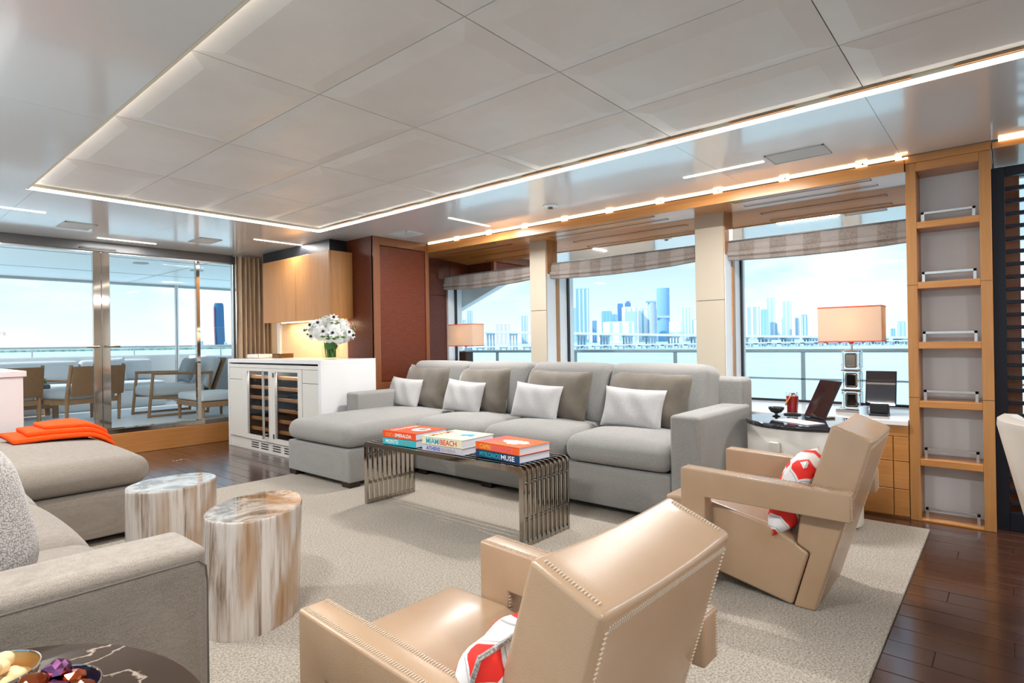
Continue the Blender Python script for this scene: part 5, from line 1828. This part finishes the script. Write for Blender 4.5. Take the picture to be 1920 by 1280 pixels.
# name, x, y, width, height, material, trim material, label
SKY = [
 (1056, 1072, 17, 64, 4, 1, 'pale far tower, leftmost in the window by the leather panel'),
 (1086, 1076, 14, 89, 4, 1, 'taller pale far tower behind the slanted deck support'),
 (1161, 1027, 37, 54, 6, 1, 'pinkish far building just right of the farther table lamp'),
 (1218, 999, 17, 76, 4, 1, 'pale far tower at the column edge of the window by the leather panel'),
 (1342, 893, 35, 149, 0, 1, 'tall blue glass far tower, leftmost in the middle window'),
 (1244, 853, 11, 89, 4, 0, 'slim pale far block left of the tall blue tower'),
 (1299, 827, 12, 57, 3, 4, 'small blue far block right of the tall blue tower'),
 (1342, 816, 27, 82, 2, 0, 'teal glass far building in the middle window'),
 (1376, 815, 19, 75, 2, 4, 'lower teal far building touching the bigger teal one'),
 (1410, 814, 15, 105, 3, 3, 'deep blue far tower with flat top in the middle window'),
 (1431, 802, 16, 108, 3, 3, 'deep blue far tower with stepped crown behind the white frame building'),
 (1360, 756, 42, 91, 1, 4, 'white framed far building with grey blue glass front'),
 (1413, 734, 50, 86, 1, 2, 'white far slab with vertical teal stripes'),
 (1240, 722, 73, 49, 1, 4, 'broad low white far building in front of the teal ones'),
 (1487, 724, 35, 147, 0, 4, 'tall rounded blue far tower, rightmost tall one in middle window'),
 (1396, 711, 21, 103, 5, 0, 'blue far building with overhanging roof beside the rounded tower'),
 (1458, 642, 26, 89, 4, 1, 'pale far tower near the right column of the middle window'),
 (1405, 647, 38, 50, 1, 4, 'low white far block right of the rounded tower'),
 (1513, 655, 41, 57, 1, 0, 'low white far block beside the right column of the middle window'),
 (1644, 541, 46, 91, 5, 1, 'wide lilac striped far tower, leftmost in the right window'),
 (1564, 480, 17, 78, 0, 4, 'slim blue far tower beside the lilac striped one'),
 (1602, 475, 20, 111, 4, 1, 'tallest pale far tower in the right window'),
 (1632, 478, 19, 43, 5, 4, 'small lilac far block in front of the tallest pale tower'),
 (1683, 457, 21, 104, 4, 1, 'very pale tall far tower left of the lit lampshade'),
 (1741, 471, 57, 61, 1, 4, 'broad white far building left of the lit lampshade'),
 (1631, 402, 16, 62, 4, 3, 'slim pale far tower with dark cap left of the lampshade'),
 (1810, 232, 11, 23, 0, 3, 'small blue far block right of the lampshade'),
 (1855, 218, 20, 42, 5, 0, 'lilac blue far tower beside the shelving tower'),
 (657, 1691, 7, 20, 4, 1, 'tiny far tower left of the lone tower astern'),
 (656, 1539, 8, 15, 4, 1, 'tiny far block right of the lone tower astern'),
]
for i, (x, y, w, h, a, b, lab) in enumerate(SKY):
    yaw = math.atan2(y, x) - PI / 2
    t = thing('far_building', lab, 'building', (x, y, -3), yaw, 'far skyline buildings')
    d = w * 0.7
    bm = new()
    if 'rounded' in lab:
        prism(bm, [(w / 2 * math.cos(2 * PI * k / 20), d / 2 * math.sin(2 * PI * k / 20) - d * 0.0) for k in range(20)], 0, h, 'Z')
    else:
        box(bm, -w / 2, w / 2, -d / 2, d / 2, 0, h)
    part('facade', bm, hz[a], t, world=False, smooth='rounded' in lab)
    nst = 3 if w > 25 else 2
    for k in range(nst):
        cx = (-0.5 + (k + 0.75) / nst) * w * 0.92
        if 'rounded' in lab:
            continue
        bm = new(); box(bm, cx - w * 0.05, cx + w * 0.05, -d / 2 - 0.4, -d / 2 + 0.2, h * 0.06, h * 0.985)
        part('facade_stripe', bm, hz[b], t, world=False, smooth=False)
    bm = new()
    if 'overhanging' in lab:
        box(bm, -w * 0.75, w * 0.5, -d / 2, d / 2, h, h + 4)
    elif 'stepped' in lab:
        box(bm, -w * 0.3, w * 0.35, -d / 3, d / 3, h, h + 5)
    elif 'rounded' in lab:
        box(bm, -w * 0.52, w * 0.52, -d * 0.52, d * 0.2, h * 0.44, h * 0.48)
    else:
        box(bm, -w * 0.42, w * 0.42, -d * 0.4, d * 0.4, h, h + 1.6)
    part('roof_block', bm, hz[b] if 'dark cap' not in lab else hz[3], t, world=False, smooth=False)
    if 'white framed' in lab:
        bm = new(); box(bm, -w * 0.32, w * 0.36, -d / 2 - 0.8, -d / 2, 0, h * 0.88)
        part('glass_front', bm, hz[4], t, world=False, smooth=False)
# lone curved tower astern
t = thing('far_tower', 'lone curved blue and red glass tower seen through the aft door', 'building', (678, 1629, -3), math.atan2(1629, 678) - PI / 2)
bm = new()
rings = []
for z, ox, w in ((0, 3.0, 22), (20, 2, 24), (60, 0, 25.5), (100, -0.5, 25), (117, -0.5, 24), (123, -0.5, 20)):
    rings.append([bm.verts.new((ox + w / 2 * math.cos(2 * PI * k / 20), w * 0.35 * math.sin(2 * PI * k / 20), z)) for k in range(20)])
for A, C in zip(rings, rings[1:]):
    for k in range(20):
        bm.faces.new((A[k], A[(k + 1) % 20], C[(k + 1) % 20], C[k]))
bm.faces.new(rings[-1])
part('curtain_wall', bm, mat('tower_blue', (0.04, 0.15, 0.30), 0.4), t, world=False)
bm = new()
prism(bm, [(-11.5, 4), (-8.5, 4), (-10.0, 60), (-10.4, 112), (-13.2, 112), (-13.0, 60)], -8.0, -2.0, 'Y')
part('red_edge', bm, mat('tower_red', (0.42, 0.18, 0.24), 0.5), t, world=False)
# tree line on the horizon astern
bm = new()
q2 = random.Random(3)
for k in range(150):
    u = k / 149
    x = -150 + u * 760
    y = 1560 - u * 420
    r = q2.uniform(5, 9)
    ball(bm, (x, y, -2.5 + q2.uniform(0, 2)), r, 7, 5, (1.8, 1.4, 0.75))
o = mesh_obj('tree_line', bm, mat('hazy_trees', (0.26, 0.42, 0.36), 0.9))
o['kind'] = 'stuff'
tag(o, 'hazy strip of trees on the horizon astern', 'trees')

# causeway bridges
t = thing('high_bridge', 'higher concrete road bridge on piers crossing in front of the skyline', 'bridge', (317, 138, -3))
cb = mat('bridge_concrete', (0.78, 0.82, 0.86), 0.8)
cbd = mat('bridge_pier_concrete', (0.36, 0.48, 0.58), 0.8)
A0, A1, A2 = Vector((215, 257, 9.1)), Vector((325.6, 127.2, 3.6)), Vector((430, 5, -0.4))
dirv = (A1 - A0); dirv.z = 0; dirv.normalize()
side = Vector((dirv.y, -dirv.x, 0))
def zdeck(p):
    s = (p - A0).dot(dirv); L1 = (A1 - A0).dot(dirv)
    return A0.z + (A1.z - A0.z) * s / L1 if s < L1 else A1.z + (A2.z - A1.z) * (s - L1) / ((A2 - A1).dot(dirv))
bm = new()
for P, Q in ((A0, A1), (A1, A2)):
    vs = [bm.verts.new(p) for p in (P - side * 5, P + side * 5, P + side * 5 - Vector((0, 0, 1.3)), P - side * 5 - Vector((0, 0, 1.3)), Q - side * 5, Q + side * 5, Q + side * 5 - Vector((0, 0, 1.3)), Q - side * 5 - Vector((0, 0, 1.3)))]
    for f in ((0, 1, 2, 3), (7, 6, 5, 4), (0, 4, 5, 1), (1, 5, 6, 2), (2, 6, 7, 3), (3, 7, 4, 0)):
        bm.faces.new([vs[i] for i in f])
part('deck', bm, cb, t, smooth=False)
Ltot = (A2 - A0).dot(dirv)
s = 4.0
while s < Ltot - 3:
    c = A0 + dirv * s
    z = zdeck(c) - 1.3
    if z > -2.5:
        bm = new()
        mt = Matrix.Translation((c.x, c.y, 0)) @ Matrix.Rotation(math.atan2(dirv.y, dirv.x), 4, 'Z')
        box(bm, -2.4, 2.4, -4.6, 4.6, z - 0.9, z, 0, 1, mt)
        for a in (-1.7, 0, 1.7):
            box(bm, a - 0.4, a + 0.4, -3.6, -2.8, -3.1, z - 0.9, 0, 1, mt)
            box(bm, a - 0.4, a + 0.4, 2.8, 3.6, -3.1, z - 0.9, 0, 1, mt)
        part('pier', bm, cbd, t, smooth=False)
    s += 13.0
t = thing('low_bridge', 'low concrete causeway on short piers just above the water', 'bridge', (273, 112, -3))
P, Q = Vector((182, 217, -0.75)), Vector((380, -12, -0.75))
bm = new()
vs = [bm.verts.new(p) for p in (P - side * 4, P + side * 4, P + side * 4 - Vector((0, 0, .45)), P - side * 4 - Vector((0, 0, .45)), Q - side * 4, Q + side * 4, Q + side * 4 - Vector((0, 0, .45)), Q - side * 4 - Vector((0, 0, .45)))]
for f in ((0, 1, 2, 3), (7, 6, 5, 4), (0, 4, 5, 1), (1, 5, 6, 2), (2, 6, 7, 3), (3, 7, 4, 0)):
    bm.faces.new([vs[i] for i in f])
part('deck', bm, cb, t, smooth=False)
L0 = (Q - P).length
s = 3.0
k = 0
while s < L0 - 2:
    c = P + dirv * s
    mt = Matrix.Translation((c.x, c.y, 0)) @ Matrix.Rotation(math.atan2(dirv.y, dirv.x), 4, 'Z')
    bm = new()
    wd = 2.0 if k % 2 else 1.1
    box(bm, -wd, wd, -3.4, 3.4, -1.75, -1.2, 0, 1, mt)
    for a in (-wd * 0.7, wd * 0.7):
        box(bm, a - 0.3, a + 0.3, -3.2, -2.5, -3.1, -1.7, 0, 1, mt)
    part('pier', bm, cbd, t, smooth=False)
    s += 5.6
    k += 1
